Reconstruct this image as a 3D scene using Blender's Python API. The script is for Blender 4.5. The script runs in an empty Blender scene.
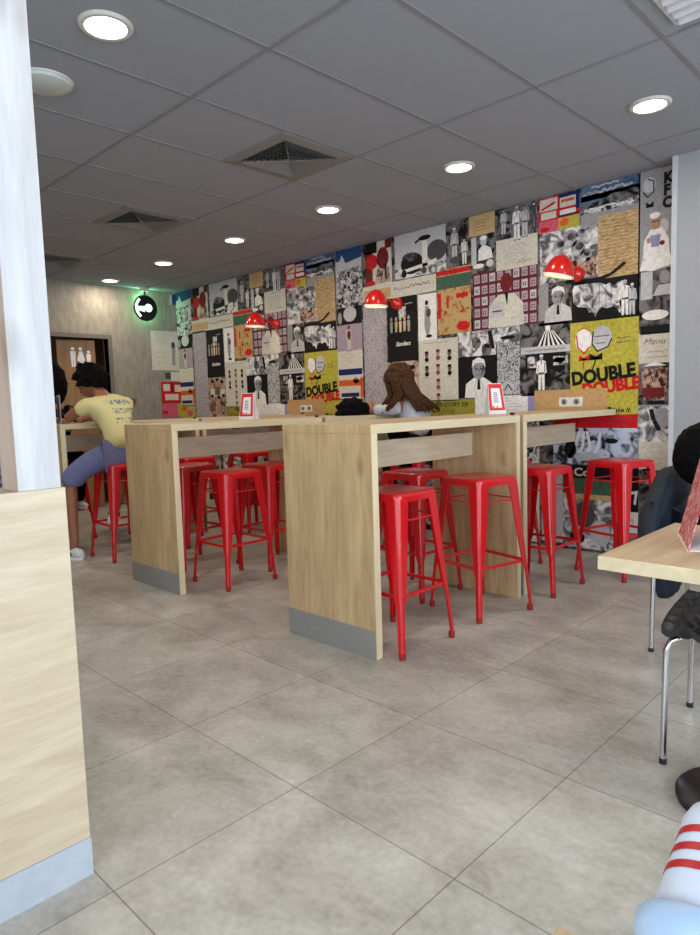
import bpy, bmesh, math, random
from mathutils import Vector, Matrix, noise
SC = bpy.context.scene
COL = SC.collection
PI = math.pi
def R(d): return math.radians(d)

# ------------------------------------------------------------------ camera, world, daylight, exposure
cam = bpy.data.objects.new('camera', bpy.data.cameras.new('camera')); COL.objects.link(cam)
SC.camera = cam
F_PX, YAW, PITCH, ROLL, EYE = 664.31, .77525, .0955, -.03013, 1.18
cam.data.sensor_fit = 'VERTICAL'; cam.data.sensor_height = 24.0
cam.data.lens = 24.0 * F_PX / 935.0
cam.data.clip_start = .02
f = Vector((-math.sin(YAW)*math.cos(PITCH), math.cos(YAW)*math.cos(PITCH), -math.sin(PITCH)))
r0 = Vector((math.cos(YAW), math.sin(YAW), 0)); u0 = r0.cross(f)
rr = r0*math.cos(ROLL) + u0*math.sin(ROLL); uu = -r0*math.sin(ROLL) + u0*math.cos(ROLL)
m3 = Matrix((rr, uu, -f)).transposed()
cam.matrix_world = Matrix.Translation((0, 0, EYE)) @ m3.to_4x4()

SC.view_settings.view_transform = 'Standard'; SC.view_settings.look = 'None'
SC.view_settings.gamma = 1; SC.view_settings.use_curve_mapping = False
SC.view_settings.exposure = 0.17

W = bpy.data.worlds.new('world'); SC.world = W; W.use_nodes = True
bg = W.node_tree.nodes['Background']
bg.inputs[0].default_value = (.74, .87, 1.0, 1); bg.inputs[1].default_value = 2.6

def area(name, loc, rot, sx, sy, power, color, portal=False):
    l = bpy.data.lights.new(name, 'AREA'); l.shape = 'RECTANGLE'; l.size = sx; l.size_y = sy
    l.energy = power; l.color = color
    o = bpy.data.objects.new(name, l); COL.objects.link(o); o.location = loc; o.rotation_euler = rot
    if portal: l.cycles.is_portal = True
    return o
DAY = (.78, .89, 1.0)
area('daylight_right', (2.75, 1.3, 1.45), (0, R(90), 0), 2.3, 5.4, 132, DAY)
area('daylight_front', (0.0, -2.75, 1.45), (R(90), 0, 0), 4.2, 2.3, 75, DAY)
DOWN_W = 6.8

# ------------------------------------------------------------------ materials
def lin(c):
    return tuple(((v/255)/12.92 if v/255 <= .04045 else (((v/255)+.055)/1.055)**2.4) for v in c)
def mat_new(name):
    m = bpy.data.materials.new(name); m.use_nodes = True
    return m, m.node_tree, m.node_tree.nodes['Principled BSDF']
def N(t, kind, **kw):
    n = t.nodes.new(kind)
    for k, v in kw.items(): setattr(n, k, v)
    return n
def flat(name, rgb, rough=.5, metal=0, var=.06, scale=30, bump=0, coat=0, spec=.5, det=3):
    m, t, b = mat_new(name); c = lin(rgb)
    tc = N(t, 'ShaderNodeTexCoord'); nz = N(t, 'ShaderNodeTexNoise'); nz.inputs['Scale'].default_value = scale
    nz.inputs['Detail'].default_value = det
    t.links.new(tc.outputs['Object'], nz.inputs['Vector'])
    rp = N(t, 'ShaderNodeValToRGB')
    rp.color_ramp.elements[0].position = .3; rp.color_ramp.elements[1].position = .7
    rp.color_ramp.elements[0].color = tuple(v*(1-var) for v in c)+(1,)
    rp.color_ramp.elements[1].color = tuple(min(1, v*(1+var)) for v in c)+(1,)
    t.links.new(nz.outputs['Fac'], rp.inputs['Fac']); t.links.new(rp.outputs['Color'], b.inputs['Base Color'])
    b.inputs['Roughness'].default_value = rough; b.inputs['Metallic'].default_value = metal
    b.inputs['Coat Weight'].default_value = coat; b.inputs['Specular IOR Level'].default_value = spec
    if bump:
        bp = N(t, 'ShaderNodeBump'); bp.inputs['Strength'].default_value = bump; bp.inputs['Distance'].default_value = .004
        t.links.new(nz.outputs['Fac'], bp.inputs['Height']); t.links.new(bp.outputs['Normal'], b.inputs['Normal'])
    return m
def emis(name, rgb, s):
    m, t, b = mat_new(name)
    b.inputs['Base Color'].default_value = rgb+(1,); b.inputs['Emission Color'].default_value = rgb+(1,)
    b.inputs['Emission Strength'].default_value = s
    return m
def wood(name, light, dark, axis, rough=.45, s=1.0, knots=True):
    m, t, b = mat_new(name)
    tc = N(t, 'ShaderNodeTexCoord'); mp = N(t, 'ShaderNodeMapping')
    sc = [17*s, 17*s, 17*s]; sc[axis] = 1.9*s
    mp.inputs['Scale'].default_value = sc
    n1 = N(t, 'ShaderNodeTexNoise'); n1.inputs['Scale'].default_value = 1.3; n1.inputs['Detail'].default_value = 9
    n1.inputs['Distortion'].default_value = .6
    n2 = N(t, 'ShaderNodeTexNoise'); n2.inputs['Scale'].default_value = 7; n2.inputs['Detail'].default_value = 4
    mx = N(t, 'ShaderNodeMath', operation='MULTIPLY_ADD'); mx.inputs[1].default_value = .35
    rp = N(t, 'ShaderNodeValToRGB'); e = rp.color_ramp.elements
    e[0].position = .34; e[1].position = .95
    e[0].color = lin(dark)+(1,); e[1].color = lin(light)+(1,)
    t.links.new(tc.outputs['Object'], mp.inputs['Vector'])
    t.links.new(mp.outputs['Vector'], n1.inputs['Vector']); t.links.new(mp.outputs['Vector'], n2.inputs['Vector'])
    t.links.new(n2.outputs['Fac'], mx.inputs[0]); t.links.new(n1.outputs['Fac'], mx.inputs[2])
    t.links.new(mx.outputs[0], rp.inputs['Fac'])
    src = rp.outputs['Color']
    if knots:
        mp2 = N(t, 'ShaderNodeMapping'); s2 = [5*s, 5*s, 5*s]; s2[axis] = 2.2*s; mp2.inputs['Scale'].default_value = s2
        mp2.inputs['Location'].default_value = (.37, .71, .13)
        vo = N(t, 'ShaderNodeTexVoronoi'); vo.inputs['Scale'].default_value = 1.2
        r2 = N(t, 'ShaderNodeValToRGB'); r2.color_ramp.elements[0].position = .05; r2.color_ramp.elements[1].position = .20
        r2.color_ramp.elements[0].color = (.45, .38, .33, 1); r2.color_ramp.elements[1].color = (1, 1, 1, 1)
        ml = N(t, 'ShaderNodeMixRGB', blend_type='MULTIPLY'); ml.inputs['Fac'].default_value = .5
        t.links.new(tc.outputs['Object'], mp2.inputs['Vector']); t.links.new(mp2.outputs['Vector'], vo.inputs['Vector'])
        t.links.new(vo.outputs['Distance'], r2.inputs['Fac']); t.links.new(src, ml.inputs['Color1'])
        t.links.new(r2.outputs['Color'], ml.inputs['Color2']); src = ml.outputs['Color']
    t.links.new(src, b.inputs['Base Color'])
    b.inputs['Roughness'].default_value = rough
    bp = N(t, 'ShaderNodeBump'); bp.inputs['Strength'].default_value = .12; bp.inputs['Distance'].default_value = .002
    t.links.new(mx.outputs[0], bp.inputs['Height']); t.links.new(bp.outputs['Normal'], b.inputs['Normal'])
    return m
def floor_mat():
    m, t, b = mat_new('floor_tiles')
    tc = N(t, 'ShaderNodeTexCoord'); mp = N(t, 'ShaderNodeMapping')
    mp.inputs['Location'].default_value = (1.5138+.59716*20, -.66554+.59475*20, 0)
    br = N(t, 'ShaderNodeTexBrick'); br.offset = 0; br.squash = 1
    br.inputs['Scale'].default_value = 1; br.inputs['Brick Width'].default_value = .59716
    br.inputs['Row Height'].default_value = .59475; br.inputs['Mortar Size'].default_value = .0018
    br.inputs['Mortar Smooth'].default_value = .1
    br.inputs['Color1'].default_value = (.90, .90, .90, 1); br.inputs['Color2'].default_value = (1.07, 1.07, 1.07, 1)
    br.inputs['Mortar'].default_value = (.42, .40, .38, 1)
    n1 = N(t, 'ShaderNodeTexNoise'); n1.inputs['Scale'].default_value = 2.4; n1.inputs['Detail'].default_value = 12; n1.inputs['Roughness'].default_value = .68; n1.inputs['Distortion'].default_value = .25
    n2 = N(t, 'ShaderNodeTexNoise'); n2.inputs['Scale'].default_value = 45; n2.inputs['Detail'].default_value = 5
    mp3 = N(t, 'ShaderNodeMapping'); mp3.inputs['Scale'].default_value = (1, 1.35, 1); mp3.inputs['Rotation'].default_value = (0, 0, .5)
    add = N(t, 'ShaderNodeMath', operation='MULTIPLY_ADD'); add.inputs[1].default_value = .28
    rp = N(t, 'ShaderNodeValToRGB'); e = rp.color_ramp.elements
    e[0].position = .46; e[1].position = .84
    e[0].color = lin((148, 142, 132))+(1,); e[1].color = lin((202, 198, 189))+(1,)
    mu = N(t, 'ShaderNodeMixRGB', blend_type='MULTIPLY'); mu.inputs['Fac'].default_value = 1
    L = t.links.new
    L(tc.outputs['Object'], mp.inputs['Vector']); L(mp.outputs['Vector'], br.inputs['Vector'])
    L(tc.outputs['Object'], mp3.inputs['Vector']); L(mp3.outputs['Vector'], n1.inputs['Vector']); L(tc.outputs['Object'], n2.inputs['Vector'])
    L(n2.outputs['Fac'], add.inputs[0]); L(n1.outputs['Fac'], add.inputs[2]); L(add.outputs[0], rp.inputs['Fac'])
    L(rp.outputs['Color'], mu.inputs['Color1']); L(br.outputs['Color'], mu.inputs['Color2'])
    L(mu.outputs['Color'], b.inputs['Base Color'])
    b.inputs['Roughness'].default_value = .40; b.inputs['Specular IOR Level'].default_value = .5
    bp = N(t, 'ShaderNodeBump'); bp.inputs['Strength'].default_value = .15; bp.inputs['Distance'].default_value = .002
    L(add.outputs[0], bp.inputs['Height']); L(bp.outputs['Normal'], b.inputs['Normal'])
    return m
def photo(name, lo, hi, scale, pos=(.40, .60), detail=3, dist=1.2, stretch=(1, 1, 1)):
    """black-and-white photographic print: blotchy light and dark shapes"""
    m, t, b = mat_new(name)
    tc = N(t, 'ShaderNodeTexCoord'); mp = N(t, 'ShaderNodeMapping'); mp.inputs['Scale'].default_value = stretch
    nz = N(t, 'ShaderNodeTexNoise'); nz.inputs['Scale'].default_value = scale; nz.inputs['Detail'].default_value = detail
    nz.inputs['Distortion'].default_value = dist
    rp = N(t, 'ShaderNodeValToRGB'); e = rp.color_ramp.elements
    e[0].position = pos[0]; e[1].position = pos[1]; e[0].color = lin(lo)+(1,); e[1].color = lin(hi)+(1,)
    t.links.new(tc.outputs['Object'], mp.inputs['Vector']); t.links.new(mp.outputs['Vector'], nz.inputs['Vector'])
    t.links.new(nz.outputs['Fac'], rp.inputs['Fac']); t.links.new(rp.outputs['Color'], b.inputs['Base Color'])
    b.inputs['Roughness'].default_value = .55; b.inputs['Specular IOR Level'].default_value = .2
    return m

M = {}
M['floor'] = floor_mat()
M['ceiling'] = flat('ceiling_board', (152, 154, 161), .9, var=.03, scale=160, bump=.15)
M['tbar'] = flat('ceiling_grid_bar', (132, 132, 135), .6)
M['wallpaper'] = photo('concrete_wallpaper', (136, 129, 118), (160, 152, 140), 22, (.3, .7), 8, .4, (1, 1.0, .35))
M['pier'] = flat('pier_plaster', (158, 159, 163), .8, var=.05, scale=220, bump=.5)
M['pier_trim'] = flat('pier_trim', (190, 191, 195), .6)
M['wallplain'] = flat('plain_wall', (196, 190, 180), .85)
M['oak_v'] = wood('oak_vertical_grain', (216, 187, 142), (166, 137, 99), 2)
M['oak_y'] = wood('oak_long_grain', (214, 188, 152), (172, 144, 110), 1)
M['oak_h'] = wood('oak_horizontal_grain', (214, 197, 170), (184, 163, 134), 1, s=1.3)
M['oak_edge'] = wood('oak_edge_band', (228, 212, 176), (202, 182, 142), 2, s=.7, knots=False)
M['oak_edge_y'] = wood('oak_edge_band_long', (228, 212, 176), (202, 182, 142), 1, s=.7, knots=False)
M['oak_dark'] = wood('door_wood', (160, 116, 66), (120, 82, 44), 2)
M['whitewood'] = wood('whitewashed_wood', (206, 206, 208), (178, 176, 176), 2, s=.9)
M['whitewood_side'] = wood('whitewashed_wood_side', (206, 184, 164), (176, 152, 132), 2, s=.9)
M['steel'] = flat('brushed_steel', (150, 149, 146), .5, metal=.15, var=.05, scale=60)
M['plinth'] = flat('pale_plinth', (192, 200, 210), .4, metal=.3, var=.05)
M['chrome'] = flat('chrome', (215, 215, 215), .12, metal=1, var=.02)
M['red'] = flat('red_enamel', (206, 10, 22), .3, var=.04, coat=.4)
M['rubber'] = flat('rubber_foot', (150, 30, 34), .7)
M['blackrub'] = flat('black_rubber', (24, 24, 26), .7)
M['lampred'] = flat('lamp_red_enamel', (206, 24, 16), .22, var=.03, coat=.8)
M['cream_in'] = flat('lamp_inner_cream', (238, 226, 190), .6)
M['white'] = flat('white_plastic', (226, 226, 224), .5, var=.02)
M['spk'] = flat('speaker_white', (190, 196, 190), .6, var=.02)
M['black'] = flat('black_cloth', (12, 12, 14), .9, var=.3, spec=.1)
M['blackstrap'] = flat('black_woven_strap', (26, 28, 32), .38, var=.2, scale=80)
M['navy'] = flat('navy_coat', (24, 34, 48), .75, var=.2, scale=14, bump=.4)
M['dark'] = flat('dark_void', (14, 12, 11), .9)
M['greyframe'] = flat('grey_door_frame', (110, 104, 98), .5)
M['diff'] = emis('downlight_diffuser', (1.0, .95, .86), 9)
M['ring'] = flat('downlight_ring', (206, 200, 192), .4, var=.02)
M['bulb'] = emis('bulb', (1.0, .86, .6), 5)
M['grille'] = flat('vent_grille', (128, 124, 120), .5)
M['ventframe'] = flat('vent_frame', (134, 130, 127), .6)
M['grillewhite'] = flat('white_grille', (208, 208, 212), .5)
M['skin'] = flat('skin_tan', (150, 98, 72), .55, var=.05, scale=20)
M['hair'] = flat('black_hair', (10, 8, 8), .7, var=.5, scale=90, bump=1, spec=.08)
M['brownhair'] = flat('brown_hair', (70, 46, 30), .7, var=.6, scale=60, bump=1, spec=.1)
M['shorts'] = flat('blue_shorts', (112, 118, 160), .8, var=.08, scale=40, bump=.3)
M['shoe'] = flat('white_shoe', (222, 224, 224), .6)
M['greytee'] = flat('grey_white_top', (196, 194, 198), .8, var=.1, scale=25)
M['blue'] = flat('cobalt_blue', (22, 52, 130), .6, var=.1)
M['slat'] = flat('grey_slat', (110, 112, 116), .6)
M['cupwhite'] = flat('cup_paper', (214, 224, 240), .35, var=.02)
M['cuplid'] = flat('cup_lid', (176, 202, 230), .35, var=.04, scale=12)
M['cupred'] = flat('cup_stripe_red', (190, 20, 36), .35, var=.03)
M['cardred'] = flat('card_red', (220, 26, 40), .45)
M['paper'] = flat('paper_white', (235, 235, 235), .6, var=.02)
M['yellow'] = flat('print_yellow', (190, 178, 50), .55, var=.04)
M['gold'] = flat('print_gold', (226, 178, 46), .55)
M['ink'] = flat('print_ink', (22, 20, 22), .55)
M['bun'] = flat('tan_wrapper', (186, 120, 66), .7, var=.2, scale=60)
M['pinkprint'] = photo('pink_red_print', (170, 30, 44), (224, 170, 170), 60, (.4, .6))
M['smoke'] = flat('dark_metal', (54, 54, 58), .35, metal=.8)
M['grey'] = flat('grey_plastic', (140, 144, 148), .4)
# print colours for the mural
P = {}
def pr(k, rgb, var=.05, scale=18): P[k] = flat('print_'+k, rgb, .55, var=.24 if sum(rgb) < 420 else .14, scale=38, det=8, spec=.2)
for k, c in dict(cream=(206, 200, 186), tan=(196, 164, 116), paper=(222, 218, 210), pale=(232, 228, 224), grey=(150, 148, 150), lgrey=(190, 188, 190),
                 dgrey=(74, 72, 74), black=(20, 18, 20), red=(196, 26, 34), drkred=(112, 30, 36), maroon=(96, 34, 44), yellow=(182, 170, 66), olive=(150, 142, 54),
                 green=(66, 96, 76), blue=(38, 74, 116), navy=(30, 36, 92), brown=(120, 86, 66), skin=(176, 134, 112), mauve=(168, 148, 160), orange=(206, 92, 40),
                 pink=(206, 90, 110), lav=(150, 140, 180), wood=(190, 152, 104)).items(): pr(k, c)
P['bw'] = photo('print_bw', (24, 22, 24), (206, 202, 202), 9)
P['bwf'] = photo('print_bw_fine', (28, 26, 28), (208, 204, 206), 20)
P['bwl'] = photo('print_bw_light', (90, 88, 92), (226, 222, 222), 12)
P['bwd'] = photo('print_bw_dark', (14, 12, 14), (120, 116, 116), 11)
P['script'] = photo('print_script', (104, 98, 104), (188, 180, 184), 42, (.38, .52), 4, 2.5, (1.6, 1, .9))
P['doodle'] = photo('print_doodle', (50, 48, 52), (188, 188, 190), 34, (.42, .50), 3, 3)
P['news'] = photo('print_news', (150, 118, 78), (206, 176, 128), 60, (.35, .6), 3, .3, (.5, 1, 2.2))
P['mapred'] = photo('print_map', (160, 52, 40), (190, 158, 104), 16, (.34, .46))
P['sepia'] = photo('print_sepia', (60, 40, 36), (198, 170, 158), 13, (.36, .62))
P['bluebw'] = photo('print_bluebw', (30, 32, 38), (196, 204, 220), 10, (.38, .56))
P['chick'] = photo('print_chick', (60, 22, 22), (196, 160, 140), 18)
P['skyc'] = photo('print_sky', (44, 74, 112), (128, 146, 166), 7, (.42, .75))

# ------------------------------------------------------------------ mesh helpers
class MB:
    def __init__(s): s.v = []; s.f = []; s.mi = []; s.mats = []
    def mid(s, m):
        if m not in s.mats: s.mats.append(m)
        return s.mats.index(m)
    def add(s, vs, fs, m):
        b = len(s.v); s.v += [tuple(v) for v in vs]; k = s.mid(m)
        for q in fs: s.f.append(tuple(b+i for i in q)); s.mi.append(k)
        return s
    def box(s, x0, x1, y0, y1, z0, z1, m):
        vs = [(x, y, z) for z in (z0, z1) for y in (y0, y1) for x in (x0, x1)]
        return s.add(vs, [(0, 2, 3, 1), (4, 5, 7, 6), (0, 1, 5, 4), (2, 6, 7, 3), (0, 4, 6, 2), (1, 3, 7, 5)], m)
    def loft(s, rings, m, cap=True, closed=True):
        n = len(rings[0]); vs = [p for r in rings for p in r]; fs = []
        for k in range(len(rings)-1):
            for i in range(n if closed else n-1):
                j = (i+1) % n; fs.append((k*n+i, k*n+j, (k+1)*n+j, (k+1)*n+i))
        if cap: fs.append(tuple(range(n-1, -1, -1))); fs.append(tuple((len(rings)-1)*n+i for i in range(n)))
        return s.add(vs, fs, m)
    def tube(s, path, r, m, n=10, cap=True):
        path = [Vector(p) for p in path]; rings = []
        rs = r if isinstance(r, (list, tuple)) else [r]*len(path)
        prev = None
        for i, p in enumerate(path):
            d = (path[min(i+1, len(path)-1)] - path[max(i-1, 0)]).normalized()
            if prev is None:
                a = Vector((0, 0, 1)) if abs(d.z) < .9 else Vector((1, 0, 0))
                u = d.cross(a).normalized()
            else: u = (prev - d*prev.dot(d)).normalized()
            prev = u; w = d.cross(u)
            rings.append([p + u*math.cos(2*PI*k/n)*rs[i] + w*math.sin(2*PI*k/n)*rs[i] for k in range(n)])
        return s.loft(rings, m, cap)
    def lathe(s, prof, m, c=(0, 0, 0), n=32, mat=None):
        rings = []
        for (r, z) in prof:
            ring = [Vector((max(r, 1e-4)*math.cos(2*PI*k/n), max(r, 1e-4)*math.sin(2*PI*k/n), z)) for k in range(n)]
            if mat: ring = [mat @ p for p in ring]
            rings.append([p+Vector(c) for p in ring])
        return s.loft(rings, m, False)
    def build(s, name, parent=None, smooth=False, bevel=0, loc=None, sub=0):
        me = bpy.data.meshes.new(name); me.from_pydata(s.v, [], s.f)
        for m in s.mats: me.materials.append(m)
        for p, k in zip(me.polygons, s.mi): p.material_index = k
        bm = bmesh.new(); bm.from_mesh(me); bmesh.ops.remove_doubles(bm, verts=bm.verts, dist=1e-6)
        if name != 'mural': bmesh.ops.recalc_face_normals(bm, faces=bm.faces)
        bm.to_mesh(me); bm.free()
        o = bpy.data.objects.new(name, me); COL.objects.link(o)
        if parent: o.parent = parent
        if loc: o.location = loc
        if smooth:
            for p in me.polygons: p.use_smooth = True
            if smooth != 2:
                try: me.set_sharp_from_angle(angle=R(38))
                except Exception: pass
        if bevel:
            b = o.modifiers.new('bevel', 'BEVEL'); b.width = bevel; b.segments = 2; b.limit_method = 'ANGLE'; b.angle_limit = R(50)
        if sub:
            q = o.modifiers.new('sub', 'SUBSURF'); q.levels = sub; q.render_levels = sub
        return o
def tag(o, label=None, cat=None, group=None, kind=None):
    if label: o['label'] = label
    if cat: o['category'] = cat
    if group: o['group'] = group
    if kind: o['kind'] = kind
    return o
def thing(name, label, cat, loc=(0, 0, 0), rz=0, group=None):
    o = bpy.data.objects.new(name, None); COL.objects.link(o); o.location = loc; o.rotation_euler = (0, 0, rz)
    o.empty_display_size = .1
    return tag(o, label, cat, group)
def copy_tree(o, parent=None):
    c = o.copy(); COL.objects.link(c)
    if parent: c.parent = parent
    for ch in list(o.children): copy_tree(ch, c)
    return c
def rsq(h, r, z, n=5, hy=None):
    hy = hy or h; out = []
    for (sx, sy, a0) in ((1, 1, 0), (-1, 1, 90), (-1, -1, 180), (1, -1, 270)):
        for k in range(n):
            a = R(a0+90*k/(n-1)); out.append(Vector((sx*(h-r)+r*math.cos(a), sy*(hy-r)+r*math.sin(a), z)))
    return out
def text_mesh(txt, size, bold=0, shear=0):
    cu = bpy.data.curves.new('t', 'FONT'); cu.body = txt; cu.size = size; cu.offset = bold; cu.shear = shear
    cu.resolution_u = 3
    o = bpy.data.objects.new('t', cu); COL.objects.link(o)
    bpy.context.view_layer.update()
    me = bpy.data.meshes.new_from_object(o.evaluated_get(bpy.context.evaluated_depsgraph_get()))
    vs = [v.co.copy() for v in me.vertices]; fs = [tuple(p.vertices) for p in me.polygons]
    bpy.data.objects.remove(o); bpy.data.curves.remove(cu); bpy.data.meshes.remove(me)
    return vs, fs
def add_text(mb, txt, size, fn, m, bold=0, shear=0, sx=1, sy=1):
    vs, fs = text_mesh(txt, size, bold, shear)
    if vs: mb.add([fn(v.x*sx, v.y*sy) for v in vs], fs, m)

# ------------------------------------------------------------------ the room
XL, XR, YF, YB, ZC = -7.88, 2.6, -2.6, 4.85, 2.71
def struct(mb, name, **k):
    o = mb.build(name, **k); o['kind'] = 'structure'; return o
struct(MB().box(XL-1.2, XR+.2, YF-.2, YB+.2, -.1, 0, M['floor']), 'floor')
struct(MB().box(XL-.1, XR+.2, YF-.2, YB+.2, ZC, ZC+.1, M['ceiling']), 'ceiling')
g = MB()
x = -4.7407-.6058*5
while x < XR:
    if x > XL: g.box(x-.009, x+.009, YF, YB, ZC-.004, ZC, M['tbar'])
    x += .6058
y = 1.9449-1.19286*3
while y < YB:
    if y > YF: g.box(XL, XR, y-.009, y+.009, ZC-.0045, ZC, M['tbar'])
    y += 1.19286
struct(g, 'trim_1')
struct(MB().box(XL-.1, XR+.2, YB, YB+.15, 0, ZC, M['wallplain']), 'wall_back')
# left wall with the doorway opening
DY0, DY1, DZ = 2.75, 3.86, 2.06
g = MB()
g.box(XL-.12, XL, YF, DY0, 0, ZC, M['wallpaper']); g.box(XL-.12, XL, DY1, YB, 0, ZC, M['wallpaper'])
g.box(XL-.12, XL, DY0, DY1, DZ, ZC, M['wallpaper'])
struct(g, 'wall_left')
g = MB()   # little lobby behind the doorway
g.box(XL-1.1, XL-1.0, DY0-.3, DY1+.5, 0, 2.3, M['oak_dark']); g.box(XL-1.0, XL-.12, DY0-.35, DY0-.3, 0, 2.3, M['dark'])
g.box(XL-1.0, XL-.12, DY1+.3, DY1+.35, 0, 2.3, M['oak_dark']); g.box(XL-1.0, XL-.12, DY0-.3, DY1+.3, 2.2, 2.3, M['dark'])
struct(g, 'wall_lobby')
g = MB()
g.box(XL-.1, XL+.015, DY0-.05, DY0, 0, DZ+.05, M['greyframe']); g.box(XL-.1, XL+.015, DY1, DY1+.05, 0, DZ+.05, M['greyframe'])
g.box(XL-.1, XL+.015, DY0, DY1, DZ, DZ+.05, M['greyframe'])
struct(g, 'trim_2')
# door leaf, ajar, with three white washroom figures
door = tag(bpy.data.objects.new('door_1', None), kind='structure'); COL.objects.link(door); door.location = (XL-.07, 3.72, 0)
door.rotation_euler = (0, 0, R(-10))
MB().box(-.02, .02, -.44, 0, .01, DZ-.02, M['oak_dark']).build('door_leaf', door, bevel=.003)
g = MB()
def figure(mb, y, z, h, m, skirt=False):
    w = h*.13; X = .0215
    def q(pts): mb.add([(X, a, b) for a, b in pts], [tuple(range(len(pts)))], m)
    q([(y+h*.09*math.cos(2*PI*k/12), z+h*.9+h*.09*math.sin(2*PI*k/12)) for k in range(12)])
    if skirt: q([(y-w*.6, z+h*.78), (y+w*.6, z+h*.78), (y+w*1.5, z+h*.3), (y-w*1.5, z+h*.3)])
    else: q([(y-w, z+h*.78), (y+w, z+h*.78), (y+w*.9, z+h*.4), (y-w*.9, z+h*.4)])
    q([(y-w*.8, z+h*.42), (y-w*.1, z+h*.42), (y-w*.1, z), (y-w*.7, z)]); q([(y+w*.8, z+h*.42), (y+w*.1, z+h*.42), (y+w*.1, z), (y+w*.7, z)])
figure(g, -.26, 1.72, .24, M['paper']); figure(g, -.17, 1.72, .24, M['paper'], True); figure(g, -.08, 1.72, .2, M['paper'])
g.build('washroom_symbol', door)
MB().tube([(.02, -.40, 1.0), (.06, -.40, 1.0), (.06, -.31, 1.0)], .009, M['steel']).build('handle', door, smooth=True)

# right and front walls with the daylight windows
def wall_win(name, axis, pos, a0, a1, w0, w1, z0=.35, z1=2.45):
    g = MB(); B = (lambda u0, u1, za, zb: g.box(pos, pos+.12, u0, u1, za, zb, M['wallplain'])) if axis == 'x' else (lambda u0, u1, za, zb: g.box(u0, u1, pos-.12, pos, za, zb, M['wallplain']))
    B(a0, w0, 0, ZC); B(w1, a1, 0, ZC); B(w0, w1, 0, z0); B(w0, w1, z1, ZC)
    struct(g, name)
wall_win('wall_right', 'x', XR, YF, YB, -1.4, 4.0)
wall_win('wall_front', 'y', YF, XL, XR, -2.1, 2.1)
def winframe(name, axis, pos, w0, w1, z0=.35, z1=2.45, n=4):
    g = MB(); B = (lambda u0, u1, za, zb: g.box(pos-.01, pos+.05, u0, u1, za, zb, M['smoke'])) if axis == 'x' else (lambda u0, u1, za, zb: g.box(u0, u1, pos-.05, pos+.01, za, zb, M['smoke']))
    B(w0, w1, z0, z0+.05); B(w0, w1, z1-.05, z1)
    for k in range(n+1):
        u = w0+(w1-w0-.05)*k/n; B(u, u+.05, z0, z1)
    struct(g, name)
winframe('window_1', 'x', XR+.02, -1.4, 4.0); winframe('window_2', 'y', YF-.02, -2.1, 2.1, n=3)

# grey pier at the right of the mural
g = MB(); g.box(-1.565, -.75, 4.70, YB, 0, ZC, M['pier']); g.box(-1.592, -1.56, 4.692, YB, 0, ZC, M['pier_trim'])
struct(g, 'wall_pier')

# divider and post at the left
g = MB(); g.box(-1.74, -1.614, -.9, .66, .10, 1.0, M['oak_h'])
dv = thing('divider_wall', 'low pale oak divider at the left edge with a pale metal plinth', 'divider', (0, 0, 0))
g.build('panel', dv, bevel=.002)
MB().box(-1.742, -1.612, -.9, .661, 0, .10, M['plinth']).build('plinth', dv)
g = MB(); g.box(-1.72, -1.6145, .551, .65, 1.0, ZC, M['whitewood'])
o = g.build('post', bevel=.002)
o.data.materials.append(M['whitewood_side'])
for p in o.data.polygons:
    if p.normal.y < -.5: p.material_index = len(o.data.materials)-1
tag(o, 'whitewashed square wooden post standing on the oak divider', 'post')

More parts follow.
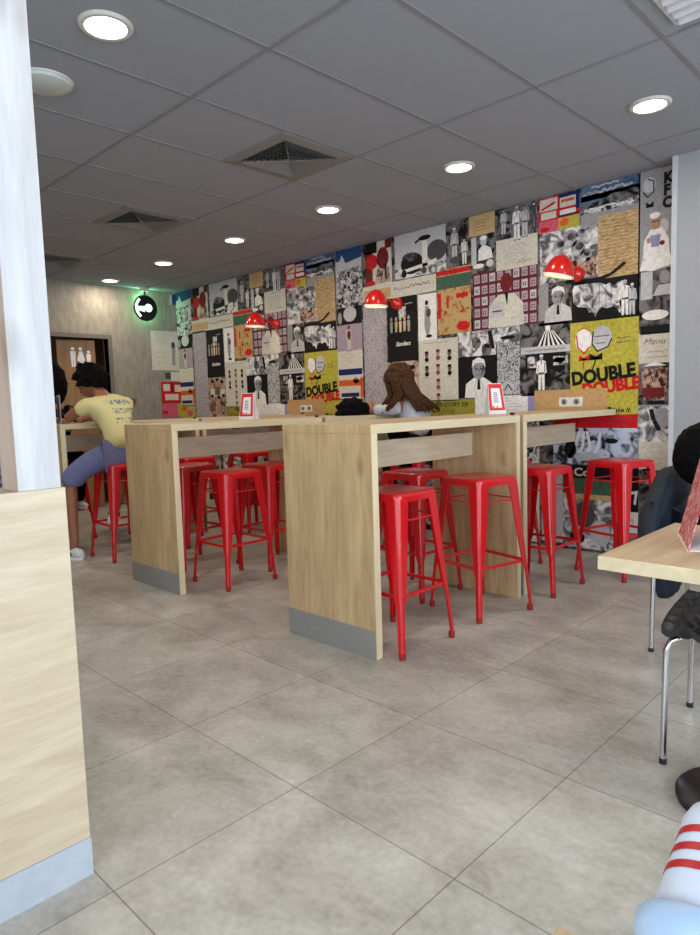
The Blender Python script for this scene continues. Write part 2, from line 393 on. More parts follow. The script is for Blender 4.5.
# ------------------------------------------------------------------ mural
mu = MB(); YM = 4.84; _lay = [0]
class Wall:
    """draws flat print on a wall plane; back wall (u = X) or left wall (u = Y)"""
    def __init__(s, left=False): s.left = left; s.dx = 0; s.clip = None
    def pt(s, u, z, k):
        d = .0004*k
        return (XL+.008+d, u, z) if s.left else (u+s.dx, YM-d, z)
    def poly(s, pts, m, k=1):
        if s.clip: pts = [(max(u, s.clip[0]-s.dx), z) for u, z in pts]
        mu.add([s.pt(u, z, k) for u, z in pts], [tuple(range(len(pts)))], P[m] if isinstance(m, str) else m)
    def rect(s, u0, u1, z0, z1, m, k=1): s.poly([(u0, z0), (u1, z0), (u1, z1), (u0, z1)], m, k)
    def ell(s, u, z, a, b, m, k=2, n=16): s.poly([(u+a*math.cos(2*PI*i/n), z+b*math.sin(2*PI*i/n)) for i in range(n)], m, k)
    def line(s, pts, w, m, k=3):
        for (a, b), (c, d) in zip(pts, pts[1:]):
            L = math.hypot(c-a, d-b) or 1; nx, nz = -(d-b)/L*w/2, (c-a)/L*w/2
            s.poly([(a+nx, b+nz), (c+nx, d+nz), (c-nx, d-nz), (a-nx, b-nz)], m, k)
    def scrawl(s, u0, u1, z, amp, w, m, k=3, rnd=None, step=.012):
        rnd = rnd or random.Random(int(abs(u0*1000+z*77)))
        pts = []; u = u0
        while u < u1: pts.append((u, z+rnd.uniform(-amp, amp))); u += rnd.uniform(.5, 1.3)*step
        if len(pts) > 1: s.line(pts, w, m, k)
    def lines(s, u0, u1, z0, z1, n, m, k=3, amp=.004, w=.003):
        for i in range(n):
            z = z1-(i+.5)*(z1-z0)/n; r = random.Random(int(i*31+abs(u0)*999))
            s.scrawl(u0, u0+(u1-u0)*r.uniform(.75, 1), z, amp, w, m, k, r, .009)
    def text(s, txt, u, z, size, m, k=4, bold=0, sx=1, rot=0, shear=0):
        c, n = math.cos(rot), math.sin(rot)
        def fn(a, b): return s.pt(u+(a*c-b*n), z+(a*n+b*c), k)
        add_text(mu, txt, size, fn, P[m], bold, shear, sx)
    def man(s, u, z0, h, suit='pale', k=3, head='skin', hair='pale', tie='black'):
        """small standing person in a light suit, as printed"""
        w = h*.13
        s.poly([(u-w, z0+h*.80), (u-w*.5, z0+h*.84), (u+w*.5, z0+h*.84), (u+w, z0+h*.80), (u+w*1.25, z0+h*.5), (u+w*.8, z0+h*.45), (u-w*.8, z0+h*.45), (u-w*1.25, z0+h*.5)], suit, k)
        s.poly([(u-w*.75, z0+h*.5), (u-w*.05, z0+h*.5), (u-w*.2, z0), (u-w*.7, z0)], suit, k)
        s.poly([(u+w*.75, z0+h*.5), (u+w*.05, z0+h*.5), (u+w*.25, z0), (u+w*.75, z0)], suit, k)
        s.ell(u, z0+h*.92, h*.055, h*.075, head, k); s.ell(u, z0+h*.965, h*.055, h*.035, hair, k+1)
        s.poly([(u-w*.12, z0+h*.83), (u+w*.12, z0+h*.83), (u, z0+h*.66)], tie, k+1)
        s.line([(u+w*.75, z0+h*.78), (u+w*.85, z0+h*.5)], w*.3, 'grey', k+1); s.line([(u, z0+h*.5), (u+w*.02, z0+h*.05)], w*.2, 'grey', k+1); s.line([(u-w*.9, z0+h*.52), (u-w*.6, z0+h*.70)], w*.15, 'grey', k+1)
        s.rect(u-w*.9, u-w*.1, z0-h*.02, z0+h*.01, 'black', k+1); s.rect(u+w*.2, u+w*.95, z0-h*.02, z0+h*.01, 'black', k+1)
    def bust(s, u, z0, h, suit='pale', head='skin', hair='pale', k=3):
        s.poly([(u-h*.42, z0), (u-h*.38, z0+h*.35), (u-h*.14, z0+h*.5), (u+h*.14, z0+h*.5), (u+h*.38, z0+h*.35), (u+h*.42, z0)], suit, k)
        s.ell(u, z0+h*.7, h*.19, h*.25, head, k+1); s.poly([(u-h*.2, z0+h*.75), (u-h*.17, z0+h*.93), (u, z0+h), (u+h*.17, z0+h*.93), (u+h*.2, z0+h*.75), (u+h*.1, z0+h*.86), (u-h*.1, z0+h*.86)], hair, k+2)
        for q in (-1, 1):
            s.ell(u+q*h*.07, z0+h*.71, h*.045, h*.028, 'dgrey', k+2, 10); s.line([(u+q*h*.03, z0+h*.765), (u+q*h*.12, z0+h*.77)], h*.018, 'dgrey', k+3)
            s.line([(u+q*h*.05, z0+h*.44), (u+q*h*.13, z0+h*.26), (u+q*h*.07, z0+h*.02)], h*.015, 'grey', k+1)
        s.line([(u, z0+h*.70), (u+h*.015, z0+h*.62)], h*.02, 'dgrey', k+3); s.line([(u-h*.06, z0+h*.565), (u+h*.06, z0+h*.565)], h*.018, 'dgrey', k+3)
        s.poly([(u+h*.05, z0+h*.5), (u+h*.19, z0+h*.70), (u+h*.13, z0+h*.86), (u+h*.09, z0+h*.66)], 'dgrey', k+2)
        s.poly([(u-h*.03, z0+h*.46), (u+h*.03, z0+h*.46), (u+h*.05, z0+h*.2), (u-h*.05, z0+h*.2)], 'black', k+1)
Wb = Wall(); Wl = Wall(True)

def burger(w, u0, u1, z0, z1):
    w.rect(u0, u1, z0, z1, 'red'); h = z1-z0; um = (u0+u1)/2; d = u1-u0
    w.rect(u0+.01, um-.01, z0+h*.62, z1-.01, 'cream', 2); w.rect(um+.01, u1-.03, z0+h*.62, z1-.02, 'cream', 2)
    w.rect(um, u1, z1-h*.1, z1, 'navy', 3); w.rect(u1-.03, u1, z0+h*.5, z1, 'navy', 2)
    w.poly([(u0+.02, z0+h*.7), (um-.03, z0+h*.86), (um-.03, z0+h*.78), (u0+.02, z0+h*.64)], 'red', 3)
    w.rect(um+.02, u1-.04, z0+h*.76, z0+h*.84, 'orange', 3)
    w.rect(u0+.02, um-.02, z0+h*.38, z0+h*.58, 'cream', 2); w.rect(um+.01, u1-.03, z0+h*.42, z0+h*.55, 'paper', 2)
    w.rect(um, u1, z0+h*.36, z0+h*.41, 'navy', 3)
    w.rect(u0, um, z0, z0+h*.34, 'pink', 2); w.rect(um, u1, z0, z0+h*.34, 'yellow', 2)
    w.ell(um+d*.14, z0+h*.2, d*.12, h*.1, 'orange', 3); w.ell(u0+d*.15, z0+h*.1, d*.12, h*.07, 'red', 3)

def rep(w, dx):
    w.dx = dx
    w.rect(-4.50, -1.85, 0, ZC-.004, 'bwd', 0)
    # --- top band
    w.rect(-4.45, -4.12, 2.30, ZC-.01, 'cream'); w.rect(-4.45, -4.36, 2.30, 2.62, 'drkred', 2); w.ell(-4.37, 2.52, .08, .07, 'red', 3)
    w.rect(-4.45, -4.30, 2.60, 2.70, 'black', 2); w.ell(-4.23, 2.54, .075, .10, 'drkred', 3); w.rect(-4.20, -4.12, 2.62, 2.70, 'drkred', 2)
    w.poly([(-4.33, 2.31), (-4.30, 2.44), (-4.22, 2.50), (-4.15, 2.44), (-4.14, 2.31)], 'sepia', 2); w.line([(-4.20, 2.48), (-4.19, 2.34)], .02, 'black', 3); w.rect(-4.45, -4.33, 2.30, 2.34, 'red', 3)
    w.rect(-4.08, -3.50, 2.31, ZC-.005, 'lgrey'); w.rect(-4.08, -3.50, 2.31, 2.40, 'bwl', 2)
    w.ell(-3.88, 2.43, .13, .095, 'black', 3); w.ell(-3.90, 2.49, .09, .04, 'bwd', 4); w.ell(-3.60, 2.50, .11, .09, 'dgrey', 2)
    w.rect(-3.76, -3.70, 2.34, 2.62, 'paper', 4); w.ell(-3.73, 2.63, .07, .022, 'black', 5); w.line([(-3.84, 2.60), (-3.80, 2.62), (-3.76, 2.63)], .018, 'black', 4)
    w.line([(-3.98, 2.37), (-3.70, 2.40), (-3.60, 2.42)], .03, 'paper', 4); w.ell(-3.97, 2.35, .03, .035, 'black', 5); w.ell(-3.74, 2.35, .03, .03, 'dgrey', 5)
    w.rect(-3.48, -3.25, 2.34, ZC-.005, 'bwd'); w.man(-3.41, 2.38, .27, 'lgrey', 3, 'grey', 'paper'); w.man(-3.31, 2.33, .22, 'paper', 3, 'lgrey', 'black'); w.ell(-3.40, 2.38, .06, .03, 'dgrey', 5)
    w.rect(-3.26, -3.01, 2.54, ZC-.005, 'tan', 2); w.lines(-3.22, -3.05, 2.57, 2.67, 4, 'brown', 3)
    w.rect(-3.24, -3.02, 2.25, 2.54, 'bwd'); w.rect(-3.24, -3.19, 2.30, 2.53, 'lgrey', 2); w.ell(-3.12, 2.48, .03, .035, 'lgrey', 4); w.ell(-3.12, 2.51, .035, .02, 'pale', 5)
    w.poly([(-3.17, 2.33), (-3.17, 2.42), (-3.12, 2.46), (-3.05, 2.42), (-3.03, 2.34)], 'pale', 3); w.ell(-3.17, 2.29, .055, .02, 'pale', 4); w.ell(-3.06, 2.30, .035, .03, 'cream', 4)
    w.rect(-2.99, -2.62, 2.44, ZC-.005, 'bwd'); w.man(-2.93, 2.50, .20, 'lgrey', 3, 'grey', 'dgrey'); w.man(-2.81, 2.44, .26, 'pale', 3, 'grey', 'lgrey'); w.man(-2.74, 2.45, .24, 'lgrey', 3, 'grey', 'dgrey'); w.man(-2.66, 2.50, .20, 'dgrey', 3, 'lgrey', 'black')
    w.rect(-3.00, -2.63, 2.22, 2.46, 'cream', 2)
    for i in range(7): w.scrawl(-2.93, -2.71, 2.40-i*.022, .012, .0025, 'grey', 3)
    w.lines(-2.80, -2.66, 2.25, 2.28, 2, 'dgrey', 3)
    burger(w, -2.62, -2.29, 2.44, ZC-.01)
    w.rect(-2.28, -1.86, 2.42, ZC-.005, 'skyc'); w.rect(-2.28, -1.86, 2.42, 2.52, 'grey', 3); w.rect(-2.28, -1.86, 2.51, 2.57, 'bwf', 4); w.poly([(-2.28, 2.56), (-2.22, 2.58), (-2.12, 2.585), (-2.04, 2.62), (-1.97, 2.61), (-1.90, 2.625), (-1.86, 2.61), (-1.86, 2.555), (-2.28, 2.545)], 'bwd', 5)
    w.rect(-2.28, -1.86, 2.60, 2.64, 'lgrey', 1); w.scrawl(-2.26, -1.9, 2.655, .012, .016, 'lgrey', 2); w.scrawl(-2.2, -2.0, 2.69, .008, .012, 'lgrey', 2); w.scrawl(-2.25, -1.88, 2.535, .012, .008, 'pale', 5)
    # --- second band
    w.rect(-4.50, -3.61, 2.14, 2.30, 'cream', 1); w.rect(-4.48, -4.14, 2.17, 2.26, 'tan', 2); w.scrawl(-4.10, -3.66, 2.235, .018, .005, 'black', 3, None, .016)
    w.rect(-4.50, -4.20, 1.06, 2.16, 'script', 1)
    for i in range(4): w.line([(-4.49+i*.085, 1.1), (-4.49+i*.085, 2.1)], .003, 'grey', 2)
    w.rect(-4.19, -3.83, 1.60, 2.15, 'black', 2); w.lines(-3.98, -3.87, 2.06, 2.10, 1, 'lgrey', 4, .006, .006)
    for i, (a, c) in enumerate(((-4.14, 'grey'), (-4.08, 'tan'), (-4.03, 'cream'), (-3.98, 'tan'), (-3.93, 'grey'))):
        w.poly([(a-.018, 1.93), (a+.018, 1.93), (a+.013, 1.83+.01*(i % 2)), (a-.013, 1.83)], c, 4); w.ell(a, 1.955, .014, .02, c, 4)
    w.rect(-4.05, -3.96, 1.96, 2.06, 'bwl', 3); w.text('Sanders', -4.09, 1.705, .055, 'paper', 4, .002, 1, 0, .3)
    w.rect(-3.82, -3.61, 1.72, 2.15, 'pale', 1)
    w.ell(-3.72, 2.06, .018, .022, 'black', 3); w.poly([(-3.75, 1.86), (-3.74, 2.03), (-3.70, 2.03), (-3.68, 1.86), (-3.70, 1.78), (-3.73, 1.78)], 'grey', 2); w.ell(-3.70, 1.97, .025, .04, 'dgrey', 3); w.ell(-3.70, 1.765, .035, .015, 'black', 3)
    w.rect(-3.60, -3.25, 1.76, 2.32, 'mapred', 1); w.rect(-3.60, -3.25, 2.27, 2.31, 'red', 2); w.rect(-3.60, -3.25, 2.15, 2.26, 'green', 2)
    w.ell(-3.33, 1.82, .07, .04, 'red', 2); w.text('1', -3.52, 1.99, .12, 'red', 3, .006); w.rect(-3.40, -3.28, 2.06, 2.10, 'red', 2); w.rect(-3.595, -3.56, 1.90, 2.12, 'red', 2)
    # stacks of boxes, person in front
    w.rect(-3.23, -2.63, 1.765, 2.235, 'maroon', 1)
    for i in range(8):
        for j in range(5):
            u = -3.215+i*.074; z = 1.78+j*.092
            w.rect(u, u+.055, z, z+.068, 'mauve' if (i+j) % 3 else 'lgrey', 2); w.rect(u+.012, u+.04, z+.018, z+.045, 'maroon', 3); w.rect(u+.02, u+.034, z+.024, z+.04, 'lgrey', 4)
    w.poly([(-3.08, 1.77), (-3.07, 1.95), (-2.98, 2.03), (-2.84, 2.03), (-2.76, 1.95), (-2.75, 1.77)], 'cream', 5); w.ell(-2.91, 2.12, .055, .075, 'drkred', 6); w.poly([(-2.925, 2.04), (-2.89, 2.04), (-2.90, 1.93)], 'black', 6)
    w.rect(-3.06, -2.93, 1.85, 1.97, 'lgrey', 6); w.line([(-3.04, 1.9), (-2.95, 1.9)], .012, 'drkred', 7)
    # dolls, newspaper, usa shape
    w.rect(-2.61, -2.15, 2.06, 2.44, 'bwl', 1); w.rect(-2.40, -2.16, 2.07, 2.20, 'chick', 2)
    for a, b, c in ((-2.45, 2.32, .05), (-2.36, 2.36, .06), (-2.30, 2.28, .055), (-2.24, 2.22, .045), (-2.28, 2.38, .035)):
        w.ell(a, b, c, c*1.1, 'grey', 2); w.ell(a+.01, b+.015, c*.6, c*.5, 'bwd', 3); w.ell(a-.02, b-.03, c*.5, c*.35, 'lgrey', 3)
    w.rect(-2.15, -1.86, 2.03, 2.475, 'news', 4); w.lines(-2.13, -1.88, 2.08, 2.44, 15, 'brown', 5, .003, .003)
    w.line([(-2.34, 2.035), (-2.13, 2.035), (-2.05, 2.055), (-1.95, 2.12)], .024, 'black', 6)
    w.rect(-2.35, -1.86, 1.73, 2.04, 'black', 1)
    w.poly([(-2.345, 1.98), (-2.33, 2.01), (-2.24, 2.012), (-2.13, 2.005), (-2.09, 1.985), (-2.06, 1.995), (-2.03, 1.97), (-2.00, 1.99), (-1.965, 2.0), (-1.945, 1.965), (-1.965, 1.93), (-1.96, 1.895), (-1.985, 1.865), (-1.99, 1.84), (-1.975, 1.79), (-1.985, 1.77), (-2.01, 1.81), (-2.03, 1.825), (-2.08, 1.815), (-2.12, 1.83), (-2.15, 1.80), (-2.165, 1.765), (-2.19, 1.80), (-2.215, 1.80), (-2.235, 1.84), (-2.30, 1.85), (-2.335, 1.88)], 'bwl', 2)
    for q in ((-2.29, 1.86, 2.0), (-2.24, 1.85, 2.0), (-2.19, 1.82, 2.0), (-2.14, 1.83, 2.0), (-2.09, 1.82, 1.98), (-2.05, 1.83, 1.98)): w.line([(q[0], q[1]), (q[0]+.005, q[2])], .003, 'dgrey', 3)
    w.scrawl(-2.33, -1.98, 1.93, .006, .003, 'grey', 3)
    w.man(-1.95, 1.75, .25, 'pale', 4, 'grey', 'lgrey'); w.man(-1.90, 1.75, .22, 'lgrey', 3, 'grey', 'pale')
    w.rect(-2.62, -2.36, 1.74, 2.06, 'bwd', 1); w.rect(-2.62, -2.54, 1.78, 2.06, 'grey', 2); w.bust(-2.46, 1.76, .27, 'lgrey', 'grey', 'pale')
    # --- third band
    w.rect(-4.20, -3.82, 1.06, 1.60, 'sepia', 1)
    for a, b, c in ((-4.10, 1.48, 'cream'), (-4.0, 1.50, 'brown'), (-3.90, 1.47, 'cream'), (-4.12, 1.3, 'brown'), (-3.98, 1.28, 'skin'), (-3.88, 1.3, 'sepia')):
        w.ell(a, b, .035, .045, 'skin', 3); w.poly([(a-.06, b-.16), (a-.05, b-.06), (a+.05, b-.06), (a+.06, b-.16)], c, 2); w.ell(a, b+.03, .037, .02, 'black', 4)
    w.rect(-4.20, -3.82, 1.56, 1.60, 'black', 2)
    w.rect(-3.82, -3.39, 1.18, 1.73, 'cream', 2); w.lines(-3.76, -3.45, 1.69, 1.71, 1, 'brown', 3)
    for i in range(3):
        for j in range(4 if i == 1 else 2):
            u = -3.73+i*.125; z = 1.60-j*.13-(0 if i != 1 else -.01)
            if z < 1.2: continue
            w.ell(u, z, .022, .026, 'skin' if i == 1 else 'brown', 3, 10); w.ell(u, z+.018, .022, .014, 'drkred' if i == 1 else 'black', 4, 10); w.ell(u, z-.045, .024, .022, 'brown' if i == 1 else 'black', 3, 10); w.line([(u-.03, z-.075), (u+.03, z-.075)], .004, 'grey', 3)
    w.rect(-3.39, -3.0, 1.54, 1.76, 'bwl', 2); w.ell(-3.20, 1.66, .045, .05, 'bwd', 3); w.poly([(-3.09, 1.75), (-3.05, 1.75), (-3.02, 1.60), (-3.06, 1.60)], 'black', 3); w.ell(-3.10, 1.60, .05, .05, 'bwd', 4)
    w.rect(-3.39, -3.0, 1.20, 1.55, 'black', 2); w.bust(-3.18, 1.20, .34, 'pale', 'grey', 'pale')
    w.rect(-3.01, -2.79, 1.21, 1.77, 'doodle', 2); w.rect(-3.01, -2.79, 1.64, 1.76, 'bwl', 3); w.ell(-2.90, 1.68, .07, .016, 'black', 4); w.ell(-2.90, 1.27, .06, .05, 'lgrey', 3); w.line([(-2.93, 1.25), (-2.90, 1.30), (-2.86, 1.25)], .01, 'black', 4)
    # roadside stand with striped gable
    w.rect(-2.78, -2.36, 1.20, 1.76, 'bwd', 1); w.rect(-2.78, -2.36, 1.20, 1.30, 'bwd', 2); w.rect(-2.78, -2.36, 1.53, 1.585, 'lgrey', 3); w.rect(-2.74, -2.40, 1.40, 1.53, 'black', 2); w.rect(-2.50, -2.38, 1.43, 1.50, 'bwf', 3); w.rect(-2.72, -2.64, 1.42, 1.51, 'bwf', 3); w.line([(-2.55, 1.30), (-2.40, 1.37)], .02, 'black', 3)
    w.poly([(-2.64, 1.585), (-2.575, 1.70), (-2.51, 1.70), (-2.38, 1.585)], 'black', 3)
    for i in range(6):
        a = -2.63+i*.042; t = -2.57+i*.012; w.poly([(a, 1.585), (a+.02, 1.585), (t+.007, 1.70), (t, 1.70)], 'pale', 4)
    w.rect(-2.565, -2.525, 1.70, 1.74, 'pale', 4); w.scrawl(-2.74, -2.40, 1.557, .008, .005, 'dgrey', 4); w.ell(-2.45, 1.47, .05, .02, 'lgrey', 3); w.man(-2.60, 1.24, .28, 'pale', 5, 'grey', 'pale')
    # DOUBLE poster
    w.rect(-2.36, -1.85, .95, 1.735, 'yellow', 2)
    w.ell(-2.255, 1.60, .065, .085, 'pale', 3); w.ell(-2.115, 1.605, .075, .09, 'lgrey', 4)
    w.line([(-2.31, 1.64), (-2.30, 1.55), (-2.25, 1.50), (-2.21, 1.55)], .010, 'red', 5); w.line([(-2.30, 1.67), (-2.25, 1.69), (-2.20, 1.66)], .006, 'red', 5)
    w.line([(-2.18, 1.66), (-2.19, 1.57), (-2.15, 1.51), (-2.07, 1.54), (-2.04, 1.60)], .010, 'ink' if 'ink' in P else 'black', 5); w.line([(-2.17, 1.62), (-2.06, 1.62)], .007, 'dgrey', 5); w.line([(-2.16, 1.57), (-2.09, 1.57)], .006, 'dgrey', 5)
    w.poly([(-2.29, 1.49), (-2.21, 1.45), (-2.21, 1.49), (-2.29, 1.45)], 'red', 5); w.poly([(-2.21, 1.50), (-2.11, 1.45), (-2.11, 1.50), (-2.21, 1.45)], 'black', 6)
    w.line([(-2.25, 1.45), (-2.26, 1.39)], .009, 'red', 5); w.line([(-2.16, 1.45), (-2.19, 1.37)], .010, 'black', 6)
    w.lines(-2.01, -1.88, 1.55, 1.61, 2, 'dgrey', 5, .005, .005)
    w.text('DOUBLE', -2.345, 1.27, .135, 'black', 6, .007, .93, R(6)); w.text('DOUBLE', -2.26, 1.19, .12, 'red', 5, .007, .93, R(6))
    w.text('Make it', -2.06, 1.06, .05, 'black', 5, .001, 1, 0, .3); w.lines(-2.05, -1.89, .97, 1.05, 3, 'dgrey', 5, .004, .004)
    # --- strip above the counters
    w.rect(-3.83, -3.22, 1.05, 1.19, 'olive', 2); w.text('THE STORY OF', -3.66, 1.13, .05, 'black', 3, .001, 1.1); w.text('Chicken, Food', -3.80, 1.075, .055, 'drkred', 3, 0, 1.1, 0, .3)
    w.rect(-3.22, -2.72, 1.05, 1.215, 'pale', 2); w.lines(-3.14, -2.76, 1.08, 1.20, 5, 'grey', 3, .003, .003); w.rect(-2.72, -2.66, 1.05, 1.22, 'lav', 2)
    w.rect(-2.66, -2.07, 1.04, 1.24, 'wood', 8); w.rect(-2.45, -2.26, 1.11, 1.18, 'paper', 9)
    for a in (-2.41, -2.31): w.ell(a, 1.145, .025, .025, 'grey', 10); w.ell(a, 1.145, .012, .015, 'dgrey', 11, 8)
    # --- below counter height
    w.rect(-4.50, -3.60, .62, 1.05, 'bwd', 1); w.rect(-4.40, -4.0, .1, .6, 'sepia', 1); w.rect(-3.95, -3.5, .05, .6, 'bwl', 1)
    w.rect(-3.58, -3.1, .5, 1.04, 'bw', 1); w.rect(-3.08, -2.62, .66, 1.04, 'bwf', 1); w.rect(-3.45, -2.9, .02, .48, 'bwd', 1); w.rect(-2.88, -2.62, .02, .64, 'paper', 1)
    w.lines(-2.85, -2.65, .1, .6, 12, 'grey', 2)
    w.rect(-2.50, -1.85, .945, 1.045, 'red', 3); w.rect(-2.50, -1.85, .66, .945, 'bluebw', 2); w.rect(-2.62, -2.5, .66, 1.04, 'bwd', 2); w.rect(-2.60, -2.42, .04, .64, 'lgrey', 2); w.lines(-2.58, -2.44, .1, .6, 10, 'grey', 3)
    for a, b in ((-2.32, .4), (-2.26, .1), (-2.20, -.3), (-2.14, .2)): w.line([(a-.05, .72), (a, .80), (a+.03*b*3, .92)], .022, 'pale', 3)
    w.ell(-2.04, .85, .05, .02, 'black', 4); w.ell(-2.22, .73, .11, .035, 'lgrey', 4); w.ell(-2.36, .78, .05, .07, 'black', 3)
    w.rect(-2.42, -1.99, .43, .665, 'black', 2); w.rect(-2.42, -1.99, .44, .56, 'green', 3); w.text('Co', -2.33, .58, .085, 'cream', 4, .003, 1.2)
    w.rect(-2.42, -1.99, .40, .44, 'tan', 3); w.rect(-2.42, -1.99, .02, .40, 'bwl', 2); w.ell(-2.25, .28, .09, .1, 'dgrey', 3); w.ell(-2.12, .15, .08, .1, 'lgrey', 3); w.ell(-2.3, .1, .06, .05, 'black', 4)
    w.rect(-1.99, -1.84, .33, .67, 'black', 2)
    w.text('of', -1.97, .53, .10, 'paper', 4, .004, .8); w.text('17', -1.93, .38, .13, 'paper', 4, .005, .8, R(12)); w.rect(-2.0, -1.84, .18, .335, 'paper', 3); w.scrawl(-1.97, -1.87, .26, .03, .006, 'grey', 4, None, .02); w.rect(-2.0, -1.84, .02, .18, 'bwd', 2)

Wb.clip = (-10, 10)
Wb.clip = None
rep(Wb, 0); rep(Wb, -3.02)
Wb.dx = 0
def colA(w, dx):
    w.dx = dx
    w.rect(-4.86, -4.50, 0, ZC-.004, 'bwd', 0)
    w.rect(-4.86, -4.50, 2.56, ZC-.005, 'blue', 3); w.poly([(-4.86, 2.5), (-4.50, 2.52), (-4.50, 2.60), (-4.72, 2.57), (-4.77, 2.66), (-4.80, 2.60), (-4.86, 2.60)], 'lgrey', 4)
    w.rect(-4.86, -4.50, 2.13, 2.56, 'bwf', 3); w.rect(-4.86, -4.52, 1.97, 2.14, 'black', 3); w.ell(-4.68, 2.07, .09, .075, 'lgrey', 4); w.ell(-4.82, 2.04, .03, .06, 'grey', 4)
    w.rect(-4.87, -4.52, 1.70, 1.98, 'mauve', 3); w.man(-4.70, 1.71, .25, 'cream', 4, 'maroon', 'maroon', 'maroon'); w.ell(-4.70, 1.87, .025, .04, 'maroon', 6)
    w.rect(-4.87, -4.52, 1.52, 1.71, 'cream', 4); w.lines(-4.82, -4.60, 1.58, 1.69, 5, 'tan', 5)
    w.rect(-4.87, -4.52, 1.22, 1.53, 'cream', 4); w.rect(-4.86, -4.53, 1.47, 1.53, 'navy', 5); w.rect(-4.86, -4.55, 1.36, 1.42, 'orange', 5); w.ell(-4.62, 1.41, .04, .03, 'orange', 5); w.rect(-4.83, -4.58, 1.25, 1.29, 'navy', 5); w.rect(-4.56, -4.52, 1.24, 1.44, 'orange', 5)
    w.rect(-4.87, -4.52, 1.05, 1.23, 'yellow', 4); w.ell(-4.78, 1.18, .07, .03, 'orange', 5); w.ell(-4.65, 1.12, .08, .04, 'pink', 5)
    w.rect(-4.86, -4.52, .6, 1.05, 'bwl', 2)
colA(Wb, 0); colA(Wb, -3.02)
# right-hand column beside the pier
w = Wb; w.dx = 0
w.rect(-1.86, -1.60, 0, ZC-.004, 'grey', 0); w.rect(-1.85, -1.61, 2.04, ZC-.005, 'grey', 1); 
w.text('K', -1.695, 2.60, .095, 'black', 4, .006, .9); w.text('F', -1.695, 2.52, .095, 'black', 4, .006, .9); w.text('C', -1.70, 2.44, .095, 'black', 4, .006, .9)
w.ell(-1.79, 2.61, .045, .05, 'lgrey', 2); w.line([(-1.83, 2.57), (-1.80, 2.53), (-1.76, 2.56), (-1.76, 2.63), (-1.80, 2.65)], .008, 'black', 3); w.poly([(-1.81, 2.50), (-1.76, 2.46), (-1.76, 2.50), (-1.81, 2.46)], 'black', 3)
w.poly([(-1.83, 2.12), (-1.82, 2.24), (-1.78, 2.31), (-1.70, 2.31), (-1.66, 2.24), (-1.65, 2.12)], 'pale', 3); w.ell(-1.745, 2.355, .035, .05, 'skin', 4); w.ell(-1.75, 2.40, .037, .022, 'pale', 5); w.line([(-1.77, 2.36), (-1.72, 2.36)], .006, 'black', 6)
w.poly([(-1.78, 2.27), (-1.71, 2.27), (-1.72, 2.19), (-1.77, 2.19)], 'lav', 5); w.ell(-1.79, 2.24, .014, .02, 'skin', 6); w.ell(-1.70, 2.21, .018, .016, 'drkred', 6)
w.poly([(-1.85, 2.04), (-1.83, 2.11), (-1.75, 2.15), (-1.65, 2.14), (-1.63, 2.06), (-1.75, 2.03)], 'pale', 6); w.ell(-1.69, 2.32, .03, .05, 'lgrey', 2)
w.rect(-1.85, -1.61, 1.83, 2.04, 'bwd', 1); w.rect(-1.84, -1.76, 1.84, 2.03, 'lgrey', 2); w.ell(-1.68, 1.98, .035, .045, 'grey', 3); w.poly([(-1.76, 1.86), (-1.72, 1.93), (-1.64, 1.93), (-1.62, 1.86)], 'lgrey', 3)
w.rect(-1.85, -1.61, 1.60, 1.83, 'bwd', 1); w.rect(-1.84, -1.62, 1.60, 1.66, 'black', 2); w.ell(-1.74, 1.73, .09, .035, 'pale', 3)
w.rect(-1.85, -1.61, 1.40, 1.61, 'cream', 2); w.text('Menu', -1.82, 1.53, .06, 'brown', 3, 0, 1.1, 0, .3); w.lines(-1.79, -1.65, 1.42, 1.50, 2, 'brown', 3, .008, .003)
w.rect(-1.85, -1.61, 1.11, 1.41, 'bwd', 1); w.poly([(-1.83, 1.36), (-1.65, 1.36), (-1.67, 1.14), (-1.81, 1.14)], 'chick', 2); w.poly([(-1.82, 1.38), (-1.74, 1.41), (-1.66, 1.38)], 'pale', 3); w.rect(-1.82, -1.67, 1.16, 1.23, 'drkred', 3); w.line([(-1.80, 1.30), (-1.77, 1.34), (-1.75, 1.28), (-1.78, 1.25)], .006, 'black', 4)
w.rect(-1.85, -1.61, .85, 1.10, 'bwl', 1); w.ell(-1.68, 1.02, .06, .07, 'grey', 2); w.line([(-1.76, 1.08), (-1.74, 1.0), (-1.70, .93)], .03, 'black', 3); w.rect(-1.64, -1.61, .8, 1.15, 'drkred', 4)
w.rect(-1.84, -1.62, .65, .85, 'cream', 2); w.lines(-1.82, -1.64, .68, .83, 4, 'tan', 3)
w.rect(-1.85, -1.61, 0, .65, 'bwd', 1); w.ell(-1.76, .56, .03, .02, 'grey', 2)
mo = mu.build('mural')
tag(mo, 'collage mural of old photographs, posters and handwriting covering the long wall', 'mural')
# prints that turn the corner onto the left wall
mu = MB(); w = Wl
def wrapped(label):
    global mu
    o = mu.build('poster'); tag(o, label, 'poster'); mu = MB()
w.rect(4.78, 4.845, 2.55, 2.68, 'blue', 1); w.rect(4.74, 4.78, 2.55, 2.68, 'lgrey', 1)
wrapped('small blue and pale print high in the left corner, under the ceiling')
w.rect(4.44, 4.845, 1.69, 2.20, 'cream', 1); w.lines(4.50, 4.72, 2.02, 2.12, 4, 'grey', 2); w.lines(4.50, 4.70, 1.76, 1.95, 3, 'grey', 2)
w.ell(4.76, 2.02, .03, .045, 'dgrey', 2); w.poly([(4.73, 1.76), (4.74, 1.98), (4.79, 1.98), (4.78, 1.76)], 'grey', 2)
wrapped('cream poster with a small grey figure, on the grey wall below the exit sign')
w.rect(4.70, 4.845, 1.55, 1.67, 'cream', 1); w.rect(4.62, 4.70, 1.58, 1.66, 'dgrey', 1)
wrapped('small blank cream print above the red burger poster in the corner')
